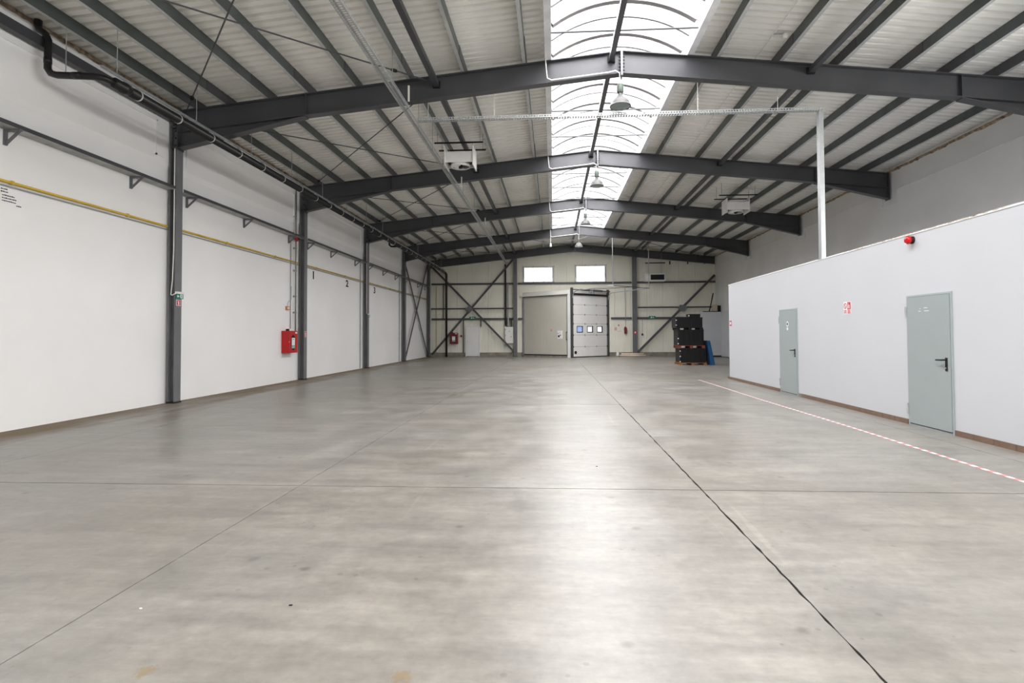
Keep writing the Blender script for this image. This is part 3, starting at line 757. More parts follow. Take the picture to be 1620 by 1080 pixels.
for xx in (-0.05, LC + .05):
    pts = [(xx, -0.05, 3.55)] + [(xx, -0.05 - 0.35 * (1 - math.cos(a)), 3.55 + 0.42 * math.sin(a)) for a in (0.4, 0.8, 1.2, 1.57)] + [(xx, -3.35, 4.06)]
    MB().tube(pts, 0.024, 6).build('ceiling_track', M_GALV, t)
MB().tube([(-0.05, -3.3, 4.06), (LC + .05, -3.3, 4.06)], 0.02, 6).build('track_tie', M_ST, t)
MB().bar((0.3, -0.4, 4.02), (1.9, -3.0, 4.10), 0.03, 0.03).build('operator_rail', M_ST, t)
for xx, zt in ((-0.05, zr(3.3) - 0.02), (LC + .05, zr(5.5) - 0.02)): MB().bar((xx, -3.3, 4.02), (xx, -3.3, zt), 0.035, 0.035).build('hanger', M_GALV, t)
# lid over the wedge
lid = [(A.x, YB), (A.x, A.y), (Bq.x, Bq.y + .08), (C.x, C.y + .08), (D.x, D.y), (D.x, YB)]
MB().prism([(x - C.x, y - C.y) for x, y in [(Matrix.Rotation(-TH, 2) @ (Vector(p) - C.xy) + C.xy)[:] for p in lid]], XY, 4.0, 4.05).build('lid', M_OFFW, t)
MB().box(-0.02, LC + .1, 0.05, 0.12, 3.74, 4.05).build('header', M_OFFW, t)

# ================================================================== SERVICES ON THE LEFT WALL
COLS = [Y1 + BAY * k for k in range(-1, 5)]
brk = [7.66, 10.10, 11.72, 13.99, 16.45, 17.75, 19.68, 22.14, 23.75, 25.87, 27.89, 29.8, 32.6, 34.4]
bm_ = MB().box(0, 0.26, -0.025, 0.025, -0.03, 0.0).box(0, 0.03, -0.025, 0.025, -0.23, -0.03)
bm_.bar((0.015, 0, -0.22), (0.24, 0, -0.02), 0.03, 0.03, (0, 1, 0)); bm_ = bm_.mesh('bracket', mat('plate_steel', (0.16, 0.165, 0.175, 1)))
names2 = ['nearest bay', 'bay between first and second columns', 'bay of the wall numbers 1 and 2', 'bay of the wall number 3', 'far bay behind the X brace']
M_TRAY = mat('wall_tray_metal', (0.36, 0.36, 0.34, 1), 0.45, 0.3, 0.25, 6.0)
for k in range(5):
    ya, yb = (COLS[k] + .13 if k else 4.0), min(COLS[k + 1] - .13, 34.9)
    t = thing('wall_tray', 'grey bracketed metal tray on the left wall, %s' % names2[k], 'cable tray', (XL + .12, ya, 4.42), 'bracketed trays on the left wall')
    MB().box(XL + .005, XL + .225, ya, yb, 4.43, 4.436).build('tray_floor', M_TRAY, t)
    MB().box(XL + .218, XL + .225, ya, yb, 4.436, 4.50).build('tray_lip', M_ST, t)
    MB().box(XL + .003, XL + .007, ya, yb, 4.436, 4.50).build('tray_back', M_TRAY, t)
    for y in brk:
        if ya < y < yb: link('bracket', bm_, t, Vector((XL + 0.001, y, 4.429)) - Vector((XL + .12, ya, 4.42)))
def pipe_thing(name, label, cat, pts, r, m, clips=None, cm=None, group=None, cl=0.006):
    t = thing(name, label, cat, pts[0], group)
    MB().tube(pts, r, 12).build('pipe', m, t, True)
    for c in clips or []: MB().box(XL + .001, c[0] + r + cl, c[1] - .02, c[1] + .02, c[2] - r - cl, c[2] + r + cl).build('clip', cm or m, t)
    return t
pipe_thing('gas_pipe', 'thin yellow gas pipe running along the left wall', 'pipe', [(XL + .032, YF + .05, 3.66), (XL + .032, 34.95, 3.68)], 0.021, M_YEL, [(XL + .032, y, 3.66 + .0005 * (y - YF)) for y in (7.75, 10.0, 13.2, 15.6, 18.4, 21.0, 24.0, 27.0, 30.5, 33)], M_YEL)
pipe_thing('conduit', 'thin grey conduit just below the yellow gas pipe', 'conduit', [(XL + .02, YF + .05, 3.60), (XL + .02, 34.95, 3.62)], 0.012, M_GREY)
# faded lettering near the left edge
t = thing('wall_lettering', 'five short lines of faded dark lettering on the left wall below the gas pipe', 'lettering', (XL + .002, 7.5, 3.3))
for k, (z, l) in enumerate(((3.555, .10), (3.515, .09), (3.465, .19), (3.425, .20), (3.385, .19), (3.345, .08))):
    y0_ = 7.62 if k < 2 else 7.64
    if k == 5: y0_ = 7.86
    yy = y0_
    while yy < y0_ + l:
        w = random.uniform(.014, .03); MB().box(XL + .0005, XL + .0025, yy, yy + w, z - .006, z + .006 + random.uniform(0, .006)).build('letter_stroke', M_INK, t); yy += w + .006
# wall numbers
for s_, y, lb_ in (('1', 18.24, 'black painted numeral one beside the second left column'), ('2', 21.31, 'black painted numeral two, the middle one of three on the left wall'), ('3', 24.66, 'black painted numeral three, past the third left column')):
    tag(text(s_, 0.36, 'wall_number', M_INK, None, (XL + .003, y, 3.40), (R90, 0, R90), sx=1.5, bold=.012), lb_, 'number', 'painted wall numbers')
# hose cabinet
def hose_cabinet(label, base, rotz, m, w=0.60, h=0.66, d=0.20):
    t = thing('hose_cabinet', label, 'fire cabinet', base, 'red fire hose cabinets', True, rotz=rotz)
    # local: x = width, -y = out of the wall
    MB().box(-w / 2, w / 2, -d, 0, 0, h).build('body', m, t)
    dr = MB().box(-w / 2 + .008, w / 2 - .008, -d - .016, -d - .001, .008, h - .008).build('door', m, t)
    pts = [(0.12 * math.cos(a) * (1.15), h * .47 + 0.23 * math.copysign(abs(math.sin(a)) ** .8, math.sin(a))) for a in [2 * math.pi * k / 20 for k in range(20)]]
    wn = MB().prism(pts, XZ, -d - .020, -d - .0165).build('window', M_INK, dr)
    MB().box(-.10, .10, -d - .024, -d - .0205, h * .34, h * .68).build('notice', M_WHITE, wn)
    MB().box(-.10, .10, -d - .024, -d - .0205, h * .2, h * .33).build('hose_end', mat('teal_hose', (0.30, 0.45, 0.44, 1), .5), wn)
    MB().box(-.06, .06, -d - .026, -d - .0242, h * .6, h * .62).build('notice_print', M_INK, wn)
    MB().box(w / 2 - .17, w / 2 - .04, -d - .019, -d - .0165, h - .08, h - .035).build('label_plate', M_WHITE, dr)
    MB().tube([(-w * .2, -d * .5, h), (-w * .2, -d * .5, h + .06)], 0.05, 10).build('pipe_stub', M_DARK, t)
    MB().tube([(-w / 2 + .03, -d - .02, h * .5), (-w / 2 + .03, -d - .035, h * .5)], 0.02, 10).build('latch', M_GALV, dr)
    return t
hose_cabinet('bright red fire hose cabinet on the left wall beside the second column', (XL, 16.36, 0.87), math.radians(90), M_RED)
hose_cabinet('dark red fire hose cabinet on the back wall beside the black downpipe', (-6.30, YB - 0.02, 0.82), 0, M_DRED, 0.52, 0.70, 0.18)
# riser pipes by the second column
t = pipe_thing('riser_pipe', 'thin grey riser pipe dropping to the red hose cabinet on the left wall', 'pipe', [(XL + .085, 16.78, 1.45), (XL + .085, 16.78, 5.9)], 0.022, mat('riser_paint', (0.24, 0.23, 0.21, 1), .5), [(XL + .085, 16.78, z) for z in (2.1, 2.6, 3.4, 4.1)], M_GREY)
pipe_thing('conduit', 'pale vertical conduit left of the riser pipe above the hose cabinet', 'conduit', [(XL + .03, 16.56, 1.6), (XL + .03, 16.56, 4.4)], 0.012, M_GREY)
t = thing('alarm_bell', 'round dark red alarm bell high on the left wall beside the second column', 'alarm', (XL + .02, 16.74, 4.40))
MB().tube([(XL + .082, 16.74, 4.42), (XL + .13, 16.74, 4.42), (XL + .16, 16.74, 4.42)], [.10, .13, .07], 8).build('gong', mat('bell_red', (0.30, 0.012, 0.02, 1), .4), t)
MB().box(XL + .083, XL + .12, 16.84, 16.96, 4.38, 4.44).build('mount', M_INK, t)
t = thing('warning_light', 'small orange-red box on a curved cable above the hose cabinet', 'warning light', (XL + .001, 16.37, 2.18))
MB().box(XL + .001, XL + .06, 16.29, 16.46, 2.17, 2.27).build('box', mat('orange_red', (0.55, 0.16, 0.10, 1), .5), t)
MB().box(XL + .06, XL + .064, 16.31, 16.44, 2.19, 2.25).build('lens', M_OFFW, t)
MB().tube([(XL + .02, 16.40, 2.27), (XL + .02, 16.40, 2.36), (XL + .02, 16.44, 2.42), (XL + .02, 16.56, 2.43), (XL + .02, 16.62, 2.5), (XL + .02, 16.63, 2.9)], .008, 6).build('cable', M_GREY, t)
# column signs
def exit_light(y, z, label, w=0.22):
    t = thing('exit_sign', label, 'sign', (-7.81, y, z), 'lit exit signs on columns')
    x = -7.811
    MB().box(x + .001, x + .05, y - w / 2, y + w / 2, z + .095, z + .14).build('housing', M_OFFW, t)
    pl_ = MB().box(x + .02, x + .03, y - w / 2, y + w / 2, z - .005, z + .094).build('sign_plate', M_GREEN, t)
    xx = x + .0302
    MB().prism([(y - .085, z + .045), (y - .055, z + .078), (y - .055, z + .055), (y - .015, z + .055), (y - .015, z + .035), (y - .055, z + .035), (y - .055, z + .012)], YZ, xx, xx + .001).build('arrow', M_WHITE, pl_)
    MB().box(xx, xx + .001, y + .015, y + .085, z + .008, z + .085).build('doorway_symbol', M_WHITE, pl_)
    MB().prism([(y + .03, z + .012), (y + .045, z + .04), (y + .035, z + .06), (y + .05, z + .076), (y + .065, z + .06), (y + .06, z + .04), (y + .072, z + .012), (y + .055, z + .03)], YZ, xx + .0012, xx + .002).build('running_figure', M_GREEN, pl_)
    return t
exit_light(Y1, 2.17, 'green exit sign with white arrow on the nearest left column')
exit_light(Y1 + 12, 2.16, 'small green and white exit sign on the third left column')
def red_sign(name, x, y, z, w, h, label, parent=None):
    t = thing(name, label, 'sign', (x, y, z), 'small red fire signs')
    MB().box(x + .001, x + .004, y - w / 2, y + w / 2, z, z + h).build('sign_plate', M_WHITE, t)
    MB().box(x + .0042, x + .0055, y - w / 2 + .01, y + w / 2 - .01, z + .01, z + h - .01).build('red_field', M_SRED, t)
    MB().box(x + .0057, x + .007, y - w * .1, y + w * .12, z + h * .15, z + h * .75).build('extinguisher_symbol', M_WHITE, t)
    MB().bar((x + .0063, y - w * .1, z + h * .75), (x + .0063, y - w * .25, z + h * .6), .001, h * .06, (0, 0, 1)).build('hose_symbol', M_WHITE, t)
red_sign('fire_sign', -7.812, Y1 + .0, 2.02, .13, .125, 'small red fire sign just under the green exit sign')
red_sign('fire_sign', -7.812, Y1 + 6, 1.34, .13, .18, 'small red and white fire sign on the second left column')
red_sign('fire_sign', -7.812, 35.06, 1.25, .18, .18, 'small red fire sign on the far left corner column')
t = thing('cable', 'thin white cable down the nearest left column to the exit sign', 'cable', (-7.86, Y1 - .11, 2.2))
MB().tube([(-7.85, Y1 - .106, 5.3), (-7.85, Y1 - .106, 3.2), (-7.87, Y1 - .106, 2.55), (-7.89, Y1 - .106, 2.36), (-7.90, Y1 - .106, 2.25), (-7.87, Y1 - .106, 2.235), (-7.80, Y1 - .106, 2.27)], .011, 6).build('cable_run', M_OFFW, t)
tag(MB().tube([(-7.85, Y1 + 12 - .106, 5.3), (-7.85, Y1 + 12 - .106, 2.3)], .011, 6).build('cable', M_OFFW), 'thin white cable down the third left column', 'cable')
tag(MB().tube([(XL + .03, Y1 + 11.55, 0.02), (XL + .03, Y1 + 11.55, 4.42)], .02, 8).build('downpipe', M_GREY), 'thin grey downpipe left of the third left column', 'pipe')
tag(MB().tube([(XL + .03, Y1 + 17.45, 0.02), (XL + .03, Y1 + 17.45, 4.42)], .025, 8).build('downpipe', M_GREY), 'thin grey downpipe left of the fourth left column', 'pipe')

# ================================================================== BLACK ROOF DRAIN
t = thing('drain_pipe', 'long black roof drain pipe hung under the left eave', 'pipe', (-6.8, 8.3, 5.3))
XD, ZD = -6.8, 5.34
MB().tube([(XD, 8.2, ZD), (XD, 34.85, ZD), (XD + .03, 34.98, ZD - .04), (XD + .05, 35.03, ZD - .14), (XD + .05, 35.03, 0.0)], [.08, .08, .075, .07, .065], 14).build('main_pipe', M_BLACK, t, True)
for y in (8.42,): MB().tube([(XD, y - .06, ZD), (XD, y + .06, ZD)], .092, 14).build('socket', M_BLACK, t, True)
br = MB().tube([(XD, 8.28, ZD + .004), (XD - .07, 8.1, ZD + .02), (XD - .2, 8.05, ZD + .03), (-7.6, 8.05, 5.41), (-7.70, 8.05, 5.44), (-7.755, 8.05, 5.52), (-7.755, 8.05, 5.96), (-7.80, 8.05, 6.06), (-7.9, 8.05, 6.13), (-7.92, 8.05, 6.2), (-7.92, 8.05, 6.28)], 0.052, 12).build('branch_pipe', M_BLACK, t, True)
MB().tube([(-7.2, 8.05, 5.39), (-7.34, 8.05, 5.394)], .056, 12).build('collar', M_BLACK, t, True); MB().tube([(-7.755, 8.05, 5.60), (-7.755, 8.05, 5.68)], .056, 12).build('collar', M_BLACK, t, True)
MB().tube([(XD, 24.4, ZD), (-7.2, 24.4, ZD + .01), (-7.27, 24.4, ZD + .08), (-7.27, 24.4, 6.2)], 0.04, 10).build('branch_pipe', M_BLACK, t, True)
rl = MB().box(XD - .02, XD + .02, 7.95, 34.8, ZD + .12, ZD + .155).build('support_rail', M_GALV, t)
clipm = MB().tube([(0, -.013, 0), (0, .013, 0)], .085, 14).mesh('clip', mat('pale_clip', (0.6, 0.6, 0.58, 1), .4, .3))
hb = Vector((-6.8, 8.3, 5.3))
y = 8.7
while y < 34.6:
    link('clip', clipm, t, Vector((XD, y, ZD)) - hb); MB().box(XD - .025, XD + .025, y - .03, y + .03, ZD + .08, ZD + .12).build('clip_bolt', M_GALV, t); y += 0.98
y = 8.25
while y < 34.5:
    MB().tube([(XD, y, ZD + .15), (XD, y, zr(XD) + .02)], .007, 6).build('hanger_rod', M_GREY, t); y += 1.95
MB().tube([(-7.46, 8.05, 5.44), (-7.46, 8.05, zr(-7.46) + .02)], .007, 6).build('hanger_rod', M_GREY, t)

# ================================================================== CABLE TRAYS
def perforated(axis, a0, a1, c, z, w, h, m, name, parent, pitch=0.055):
    """U-shaped perforated tray along Y or X, underside at z."""
    b = MB(); e = w * .14; mid = w * .12
    def q(u0, u1, s0, s1, zz):
        if axis == 'Y': b.quad((c + s0, u0, zz), (c + s1, u0, zz), (c + s1, u1, zz), (c + s0, u1, zz))
        else: b.quad((u0, c + s0, zz), (u0, c + s1, zz), (u1, c + s1, zz), (u1, c + s0, zz))
    H = w / 2
    for s0, s1 in ((-H, -H + e), (-mid / 2, mid / 2), (H - e, H)): q(a0, a1, s0, s1, z)
    u = a0
    while u < a1:
        q(u, min(u + pitch * .45, a1), -H + e, -mid / 2, z); q(u, min(u + pitch * .45, a1), mid / 2, H - e, z); u += pitch
    def wall(s):
        zs_ = [(z, z + h * .3), (z + h * .7, z + h)]
        for z0, z1 in zs_:
            if axis == 'Y': b.quad((c + s, a0, z0), (c + s, a1, z0), (c + s, a1, z1), (c + s, a0, z1))
            else: b.quad((a0, c + s, z0), (a1, c + s, z0), (a1, c + s, z1), (a0, c + s, z1))
        u = a0
        while u < a1:
            v = min(u + pitch * .4, a1)
            if axis == 'Y': b.quad((c + s, u, z + h * .3), (c + s, v, z + h * .3), (c + s, v, z + h * .7), (c + s, u, z + h * .7))
            else: b.quad((u, c + s, z + h * .3), (v, c + s, z + h * .3), (v, c + s, z + h * .7), (u, c + s, z + h * .7))
            u += pitch
    wall(-H); wall(H)
    return b.build(name, m, parent)
M_PERF = mat('perforated_galvanised', (0.46, 0.48, 0.485, 1), 0.35, 0.3, 0.1, 6.0)
t = thing('cable_tray', 'long perforated galvanised cable tray hung below the left roof slope', 'cable tray', (-2.9, 5.2, 5.88))
perforated('Y', 5.2, 35.0, -2.9, 5.88, 0.15, 0.06, M_PERF, 'tray', t)
for y in (9.9, 11.9, 13.3, 17.9, 20.5, 23.6, 26.5, 29.8, 33.0):
    for sx in (-.05, .05): pass
    MB().tube([(-2.9, y, 5.885), (-2.9, y, zr(-2.9) + .02)], .006, 6).build('hanger_rod', M_GREY, t)
for y in (10.6, 16.9, 22.9):
    MB().bar((-2.78, y, 5.94), (-2.78, y, 6.25), .03, .03).build('drop_arm', M_OFFW, t)
cb_ = MB()
cb_.tube([(-2.93, 5.3, 5.90), (-2.93, 34.9, 5.90)], .012, 6); cb_.build('tray_cable', M_GREY, t)
t = thing('cross_tray', 'perforated galvanised tray crossing the hall behind the nearest roof frame', 'cable tray', (-2.8, 11.5, 5.89))
perforated('X', -2.81, 5.47, 11.5, 5.89, 0.12, 0.06, M_PERF, 'tray', t)
for x in (-2.6, -1.2, 3.0, 4.6): MB().tube([(x, 11.5, 5.895), (x, 11.5, zr(x) + .1)], .006, 6).build('hanger_rod', M_OFFW, t)
t = thing('tray_post', 'upright perforated galvanised tray standing on the white partition', 'cable tray', (5.46, 11.55, 2.886))
b = MB(); px0, px1 = 5.41, 5.495; yv = 11.485
b.box(px0, px1, yv, yv + .004, 2.886, 5.885)
u = 2.886
b.box(px1 - .003, px1, yv + .004, yv + .03, 2.886, 5.885); b.box(px1 - .003, px1, yv + .09, yv + .12, 2.886, 5.885); b.box(px0, px0 + .003, yv + .004, yv + .12, 2.886, 5.885)
while u < 5.86: b.box(px1 - .003, px1, yv + .03, yv + .09, u, u + .022); u += .055
b.build('upright', M_PERF, t)
MB().box(px0 - .03, px1 + .03, yv - .02, yv + .14, 2.885, 2.890).build('foot', M_GALV, t)

# ================================================================== LAMPS
M_ALU = mat('spun_aluminium', (0.09, 0.09, 0.087, 1), 0.42, 0.1, 0.08, 8.0)
M_GEAR = mat('lamp_gear_green', (0.10, 0.125, 0.105, 1), 0.5, 0.1, 0.06)
M_LENS = mat('lamp_lens', (0.20, 0.25, 0.23, 1), 0.15, 0, 0.1)
lampm = {
    'stem': MB().tube([(0, 0, .59), (0, 0, .44)], .012, 8).mesh('stem', M_OFFW),
    'gear_housing': MB().lathe([(0, .45), (.060, .45), (.066, .43), (.066, .29), (.055, .275), (.04, .27)]).mesh('gear_housing', M_GEAR, True),
    'neck': MB().lathe([(.042, .275), (.048, .25), (.052, .215), (.06, .20)]).mesh('neck', M_ALU, True),
    'reflector': MB().lathe([(.055, .215), (.09, .20), (.14, .155), (.175, .10), (.195, .05), (.203, .012), (.213, .008), (.213, -.004), (.200, -.004), (.190, .045), (.13, .15)]).mesh('reflector', M_ALU, True),
    'lens': MB().lathe([(0, -.012), (.1, -.008), (.198, .004)]).mesh('lens', M_LENS, True)}
LL = ['largest, nearest bell-shaped hanging lamp under the skylight', 'second bell-shaped hanging lamp under the skylight', 'third bell-shaped hanging lamp under the skylight', 'farthest bell-shaped hanging lamp under the skylight']
for k in range(4):
    yy = Y1 + BAY * k; base = Vector((1.385, yy - .0, 5.965))
    t = thing('high_bay_lamp', LL[k], 'lamp', base, 'bell-shaped hanging lamps', True)
    for nme, me in lampm.items(): link(nme, me, t, (0, 0, 0))
    pts = [(-.12, yy - .12, zr(-.12) + .06), (-.10, yy - .12, zr(-.1) - .2), (-.08, yy - .12, zr(-.1) - .38), (.0, yy - .12, zr(0) - .43), (1.15, yy - .12, zr(1.15) - .43), (1.28, yy - .11, zr(1.3) - .41), (1.36, yy - .1, 6.60), (1.375, yy - .05, 6.50), (1.385, yy, 6.40)]
    MB().tube([tuple(Vector(p) - base) for p in pts], .011, 6).build('power_cable', M_OFFW, t)
t = thing('pendant_bulb', 'small white bulb hanging left of the farthest lamp', 'lamp', (-.09, 29.05, 5.95), local=True)
MB().lathe([(0, 0), (.05, .01), (.065, .06), (.05, .16), (.03, .2), (0, .2)], n=16).build('bulb', M_WHITE, t, True)
MB().tube([(0, 0, .2), (0, 0, .9)], .012, 6).build('cord', M_OFFW, t)

# ================================================================== HEATERS
M_HB = mat('heater_white', (0.78, 0.78, 0.76, 1), 0.45, 0, 0.03)
def heater(label, base, w, zbar, ztop_):
    t = thing('fan_heater', label, 'heater', base, 'white fan heaters under the roof', True); d, h = .55, .42
    MB().box(-w / 2, w / 2, -d / 2, -d / 2 + .015, .08, h - .06).build('front_panel', M_HB, t)
    MB().box(-w / 2, w / 2, d / 2 - .015, d / 2, .08, h - .06).build('back_panel', M_HB, t)
    for s in (-1, 1):
        MB().prism([(-d / 2 - .04, .0), (d / 2 + .04, .0), (d / 2 + .04, h + .08), (-d / 2 - .04, h + .08)], YZ, s * w / 2 - .012, s * w / 2 + .012).build('side_panel', M_HB, t)
    MB().box(-w / 2 + .02, w / 2 - .02, -d / 2 + .02, d / 2 - .02, .17, .30).build('coil', M_INK, t)
    ring = MB(); prof = [(.24, .02), (.255, .02), (.255, .12), (.24, .12), (.24, .02)]
    ring.lathe(prof, n=20); ring.build('fan_ring', M_HB, t, True)
    MB().lathe([(0, .0), (.05, .0), (.05, .1), (0, .1)], n=12).build('hub', M_INK, t)
    for k in range(6):
        a = k * math.pi / 3 + .3; p = Vector((math.cos(a) * .05, math.sin(a) * .05, .05)); q_ = Vector((math.cos(a) * .225, math.sin(a) * .225, .05)); sd = Vector((-math.sin(a), math.cos(a), .5)).normalized() * .055
        MB().quad(p - sd * .5, p + sd * .5, q_ + sd, q_ - sd).build('blade', M_HB, t)
    for s in (-1, 1): MB().bar((-w * .86, s * .30, zbar), (w * .86, s * .30, zbar), .035, .035).build('hanger_bar', M_INK, t)
    for sx in (-1, 1):
        for sy in (-1, 1):
            MB().tube([(sx * w * .75, sy * .30, zbar), (sx * w * .75, sy * .30, zr(base[0] + sx * w * .75) + PD - base[2])], .007, 6).build('hanger_rod', M_GREY, t)
            MB().tube([(sx * w * .48, sy * .28, h), (sx * w * .48, sy * .28, zbar)], .007, 6).build('hanger_rod', M_GREY, t)
    return t
heater('larger white fan heater hung before the second roof frame, left of the skylight', (-2.41, 14.5, 5.79), .74, .58, .84)
heater('smaller white fan heater hung from the right roof slope', (6.65, 20.5, 5.74), .78, .60, .74)
t = thing('wall_heater', 'white heater with a black grille high on the back wall', 'heater', (6.38, YB - .12, 4.62))
MB().box(5.72, 6.95, YB - .62, YB - .15, 4.65, 5.13).build('body', M_HB, t)
gr = MB().box(6.05, 6.88, YB - .63, YB - .621, 4.73, 5.05).build('grille', M_INK, t)
for k in range(7): MB().box(6.06, 6.87, YB - .635, YB - .631, 4.75 + k * .043, 4.757 + k * .043).build('slat', mat('grille_slat', (.03, .03, .035, 1), .4), gr)
MB().bar((5.76, YB - .4, 5.80), (6.98, YB - .4, 5.80), .04, .06).build('hanger_bar', M_INK, t)
for xx in (5.95, 6.75): MB().tube([(xx, YB - .4, 5.13), (xx, YB - .4, 6.45)], .008, 6).build('hanger_rod', M_GREY, t)

# small roof items
tag(MB().tube([(4.12, 5.0, zr(4.12) + .15), (4.12, 35.0, zr(4.12) + .15)], .011, 6).build('roof_conduit', M_OFFW), 'thin pale conduit under the right roof slope beside the skylight', 'conduit')
t = thing('detector', 'small round white detector on the right roof slope', 'detector', (4.3, 10.4, 6.86))
MB().lathe([(0, 0), (.03, 0), (.05, .02), (.05, .07), (0, .07)], (4.33, 10.42, 6.85), 16).build('head', M_WHITE, t, True)
MB().bar((4.12, 10.42, 6.93), (4.33, 10.42, 6.93), .03, .02).build('arm', M_GREY, t)
for x, y, lb in ((5.50, 11.5, 'dark red pipe tee above the nearest frame, beside the right tube strut'), (7.38, 11.5, 'dark red pipe tee above the nearest frame, farther right')):
    t = thing('sprinkler_tee', lb, 'pipe', (x, y, zr(x) - .1))
    MB().tube([(x, y, zr(x) - .2), (x, y, zr(x) + .1)], .022, 8).build('riser', M_DRED, t); MB().tube([(x - .06, y, zr(x) + .1), (x + .08, y, zr(x) + .12)], .035, 8).build('tee', M_DRED, t)

# ================================================================== BACK WALL FITTINGS
t = thing('electrical_cabinet', 'white electrical cabinet on the back wall beside the left gable post', 'cabinet', (-2.75, YB - .2, .83))
MB().box(-3.02, -2.49, YB - .21, YB - .02, .84, 1.88).build('body', M_WHITE, t)
dr = MB().box(-3.0, -2.51, YB - .221, YB - .2105, .86, 1.86).build('door', M_HB, t)
MB().box(-2.68, -2.58, YB - .226, YB - .2215, 1.24, 1.27).build('label_plate', M_SRED, dr)
MB().tube([(-2.75, YB - .2215, 1.60), (-2.75, YB - .235, 1.60)], .03, 12).build('warning_disc', mat('amber', (.5, .35, .05, 1), .5), dr)
for z in (1.0, 1.35, 1.7): MB().box(-3.0, -2.97, YB - .230, YB - .2215, z - .04, z + .04).build('hinge', M_GREY, dr)
for k, xx in enumerate((-2.93, -2.82, -2.70, -2.60)): MB().tube([(xx, YB - .135, 1.88), (xx, YB - .135, 2.3 + .04 * k)], .025, 8).build('cable_gland', M_INK, t)
t = thing('cable_drop', 'dark vertical cable run on the back wall above the electrical cabinet', 'cable', (-3.0, YB - .1, 2.3))
MB().box(-3.04, -2.94, YB - .165, YB - .105, 1.95, 5.86).build('trunking', M_INK, t)
MB().box(-2.86, -2.78, YB - .165, YB - .105, 1.95, 4.6).build('trunking', M_GREY, t)
tag(MB().tube([(-6.97, YB - .12, 2.4), (-6.97, YB - .12, 4.6)], .03, 8).build('standpipe', mat('rusty_brown', (.10, .06, .045, 1), .6)), 'thin brown pipe on the back wall left of the black downpipe', 'pipe')
tag(MB().tube([(-7.45, YB - .04, .3), (-7.45, YB - .04, 4.5)], .022, 8).build('gas_drop', mat('pale_yellow', (.55, .48, .25, 1), .5)), 'pale yellow vertical pipe near the far left corner', 'pipe')
t = thing('pull_switch', 'small brown switch hanging on a cord left of the white personnel door', 'switch', (-5.84, YB - .03, 1.3))
MB().tube([(-5.84, YB - .02, 1.38), (-5.84, YB - .02, 2.33)], .008, 6).build('cord', M_GREY, t); MB().box(-5.89, -5.79, YB - .06, YB - .005, 1.25, 1.38).build('switch_box', M_DRED, t)
def back_exit(x, z, label):
    t = thing('exit_sign', label, 'sign', (x, YB - .12, z), 'green exit signs on the back wall')
    p_ = MB().box(x - .2, x + .2, YB - .16, YB - .105, z, z + .17).build('sign_plate', M_GREEN, t)
    MB().box(x - .09, x - .01, YB - .163, YB - .1605, z + .04, z + .13).build('doorway_symbol', M_WHITE, p_); MB().prism([(x + .12, z + .085), (x + .06, z + .13), (x + .06, z + .10), (x + .02, z + .10), (x + .02, z + .07), (x + .06, z + .07), (x + .06, z + .04)], XZ, YB - .163, YB - .1605).build('arrow', M_WHITE, p_)
back_exit(-5.1, 2.37, 'green exit sign above the white personnel door')
back_exit(6.2, 2.34, 'green exit sign on the back wall right of the right gable post')
t = thing('door_control', 'dark red door control box hanging on a cord right of the sectional door', 'control box', (4.55, YB - .06, 1.4))
MB().prism([(4.48, 1.42), (4.62, 1.42), (4.64, 1.75), (4.58, 1.85), (4.5, 1.85), (4.46, 1.75)], XZ, YB - .14, YB - .02).build('box', M_DRED, t)
MB().tube([(4.55, YB - .06, 1.85), (4.55, YB - .12, 2.4), (4.53, YB - .13, 4.3)], .014, 6).build('cord', M_GREY, t)
t = thing('wall_socket', 'small dark socket on a cable right of the right gable post', 'socket', (5.6, YB - .05, 1.25))
MB().box(5.55, 5.65, YB - .07, YB - .005, 1.28, 1.42).build('socket_box', M_INK, t); MB().tube([(5.6, YB - .03, 1.42), (5.6, YB - .03, 2.3)], .01, 6).build('cable', M_GREY, t); MB().box(5.57, 5.63, YB - .074, YB - .0705, 1.25, 1.3).build('plug', M_WHITE, t)
t = thing('fire_sign', 'round red sign on the right gable post', 'sign', (5.12, YB - .30, 1.48), 'small red fire signs')
MB().box(5.03, 5.21, YB - .294, YB - .288, 1.40, 1.58).build('sign_plate', M_SRED, t); MB().box(5.08, 5.16, YB - .298, YB - .2945, 1.44, 1.54).build('symbol', M_WHITE, t)
t = thing('wall_notice', 'faint pink notice on the back wall right of the sectional door', 'notice', (3.95, YB - .003, 1.6))
MB().box(3.88, 4.02, YB - .006, YB - .002, 1.62, 1.82).build('sheet', mat('faint_pink', (.62, .42, .40, 1), .7), t); MB().box(4.10, 4.17, YB - .006, YB - .002, 1.9, 2.0).build('sticker', mat('mauve', (.2, .12, .14, 1), .7), t)
MB().box(4.05, 4.3, YB - .005, YB - .002, 1.565, 1.58).build('printed_line', M_GREY, t)
for k, x in enumerate((7.35, 8.45, 9.5)):
    tag(MB().box(x - .03, x + .03, YB - .05, YB - .002, 5.75, 5.95).build('wall_clip', M_INK), 'small dark clip high on the back wall, %s of three right of the wall heater' % ('first', 'second', 'third')[k], 'clip', 'clips high on the back wall')
t = thing('junction_unit', 'beige unit with dark boxes on top of the low white lining wall', 'equipment', (9.85, 33.97, 2.7))
MB().box(9.55, 9.85, 33.92, 34.02, 2.70, 3.14).build('beige_box', mat('beige_box', (.42, .38, .28, 1), .6), t); MB().box(9.87, 10.04, 33.90, 34.02, 2.70, 3.08).build('dark_box', M_INK, t); MB().box(9.0, 9.9, 33.9, 34.0, 2.70, 2.74).build('base_rail', M_INK, t)
MB().bar((9.4, 34.0, 2.74), (9.75, 34.4, 3.85), .05, .04).build('strut', M_INK, t)

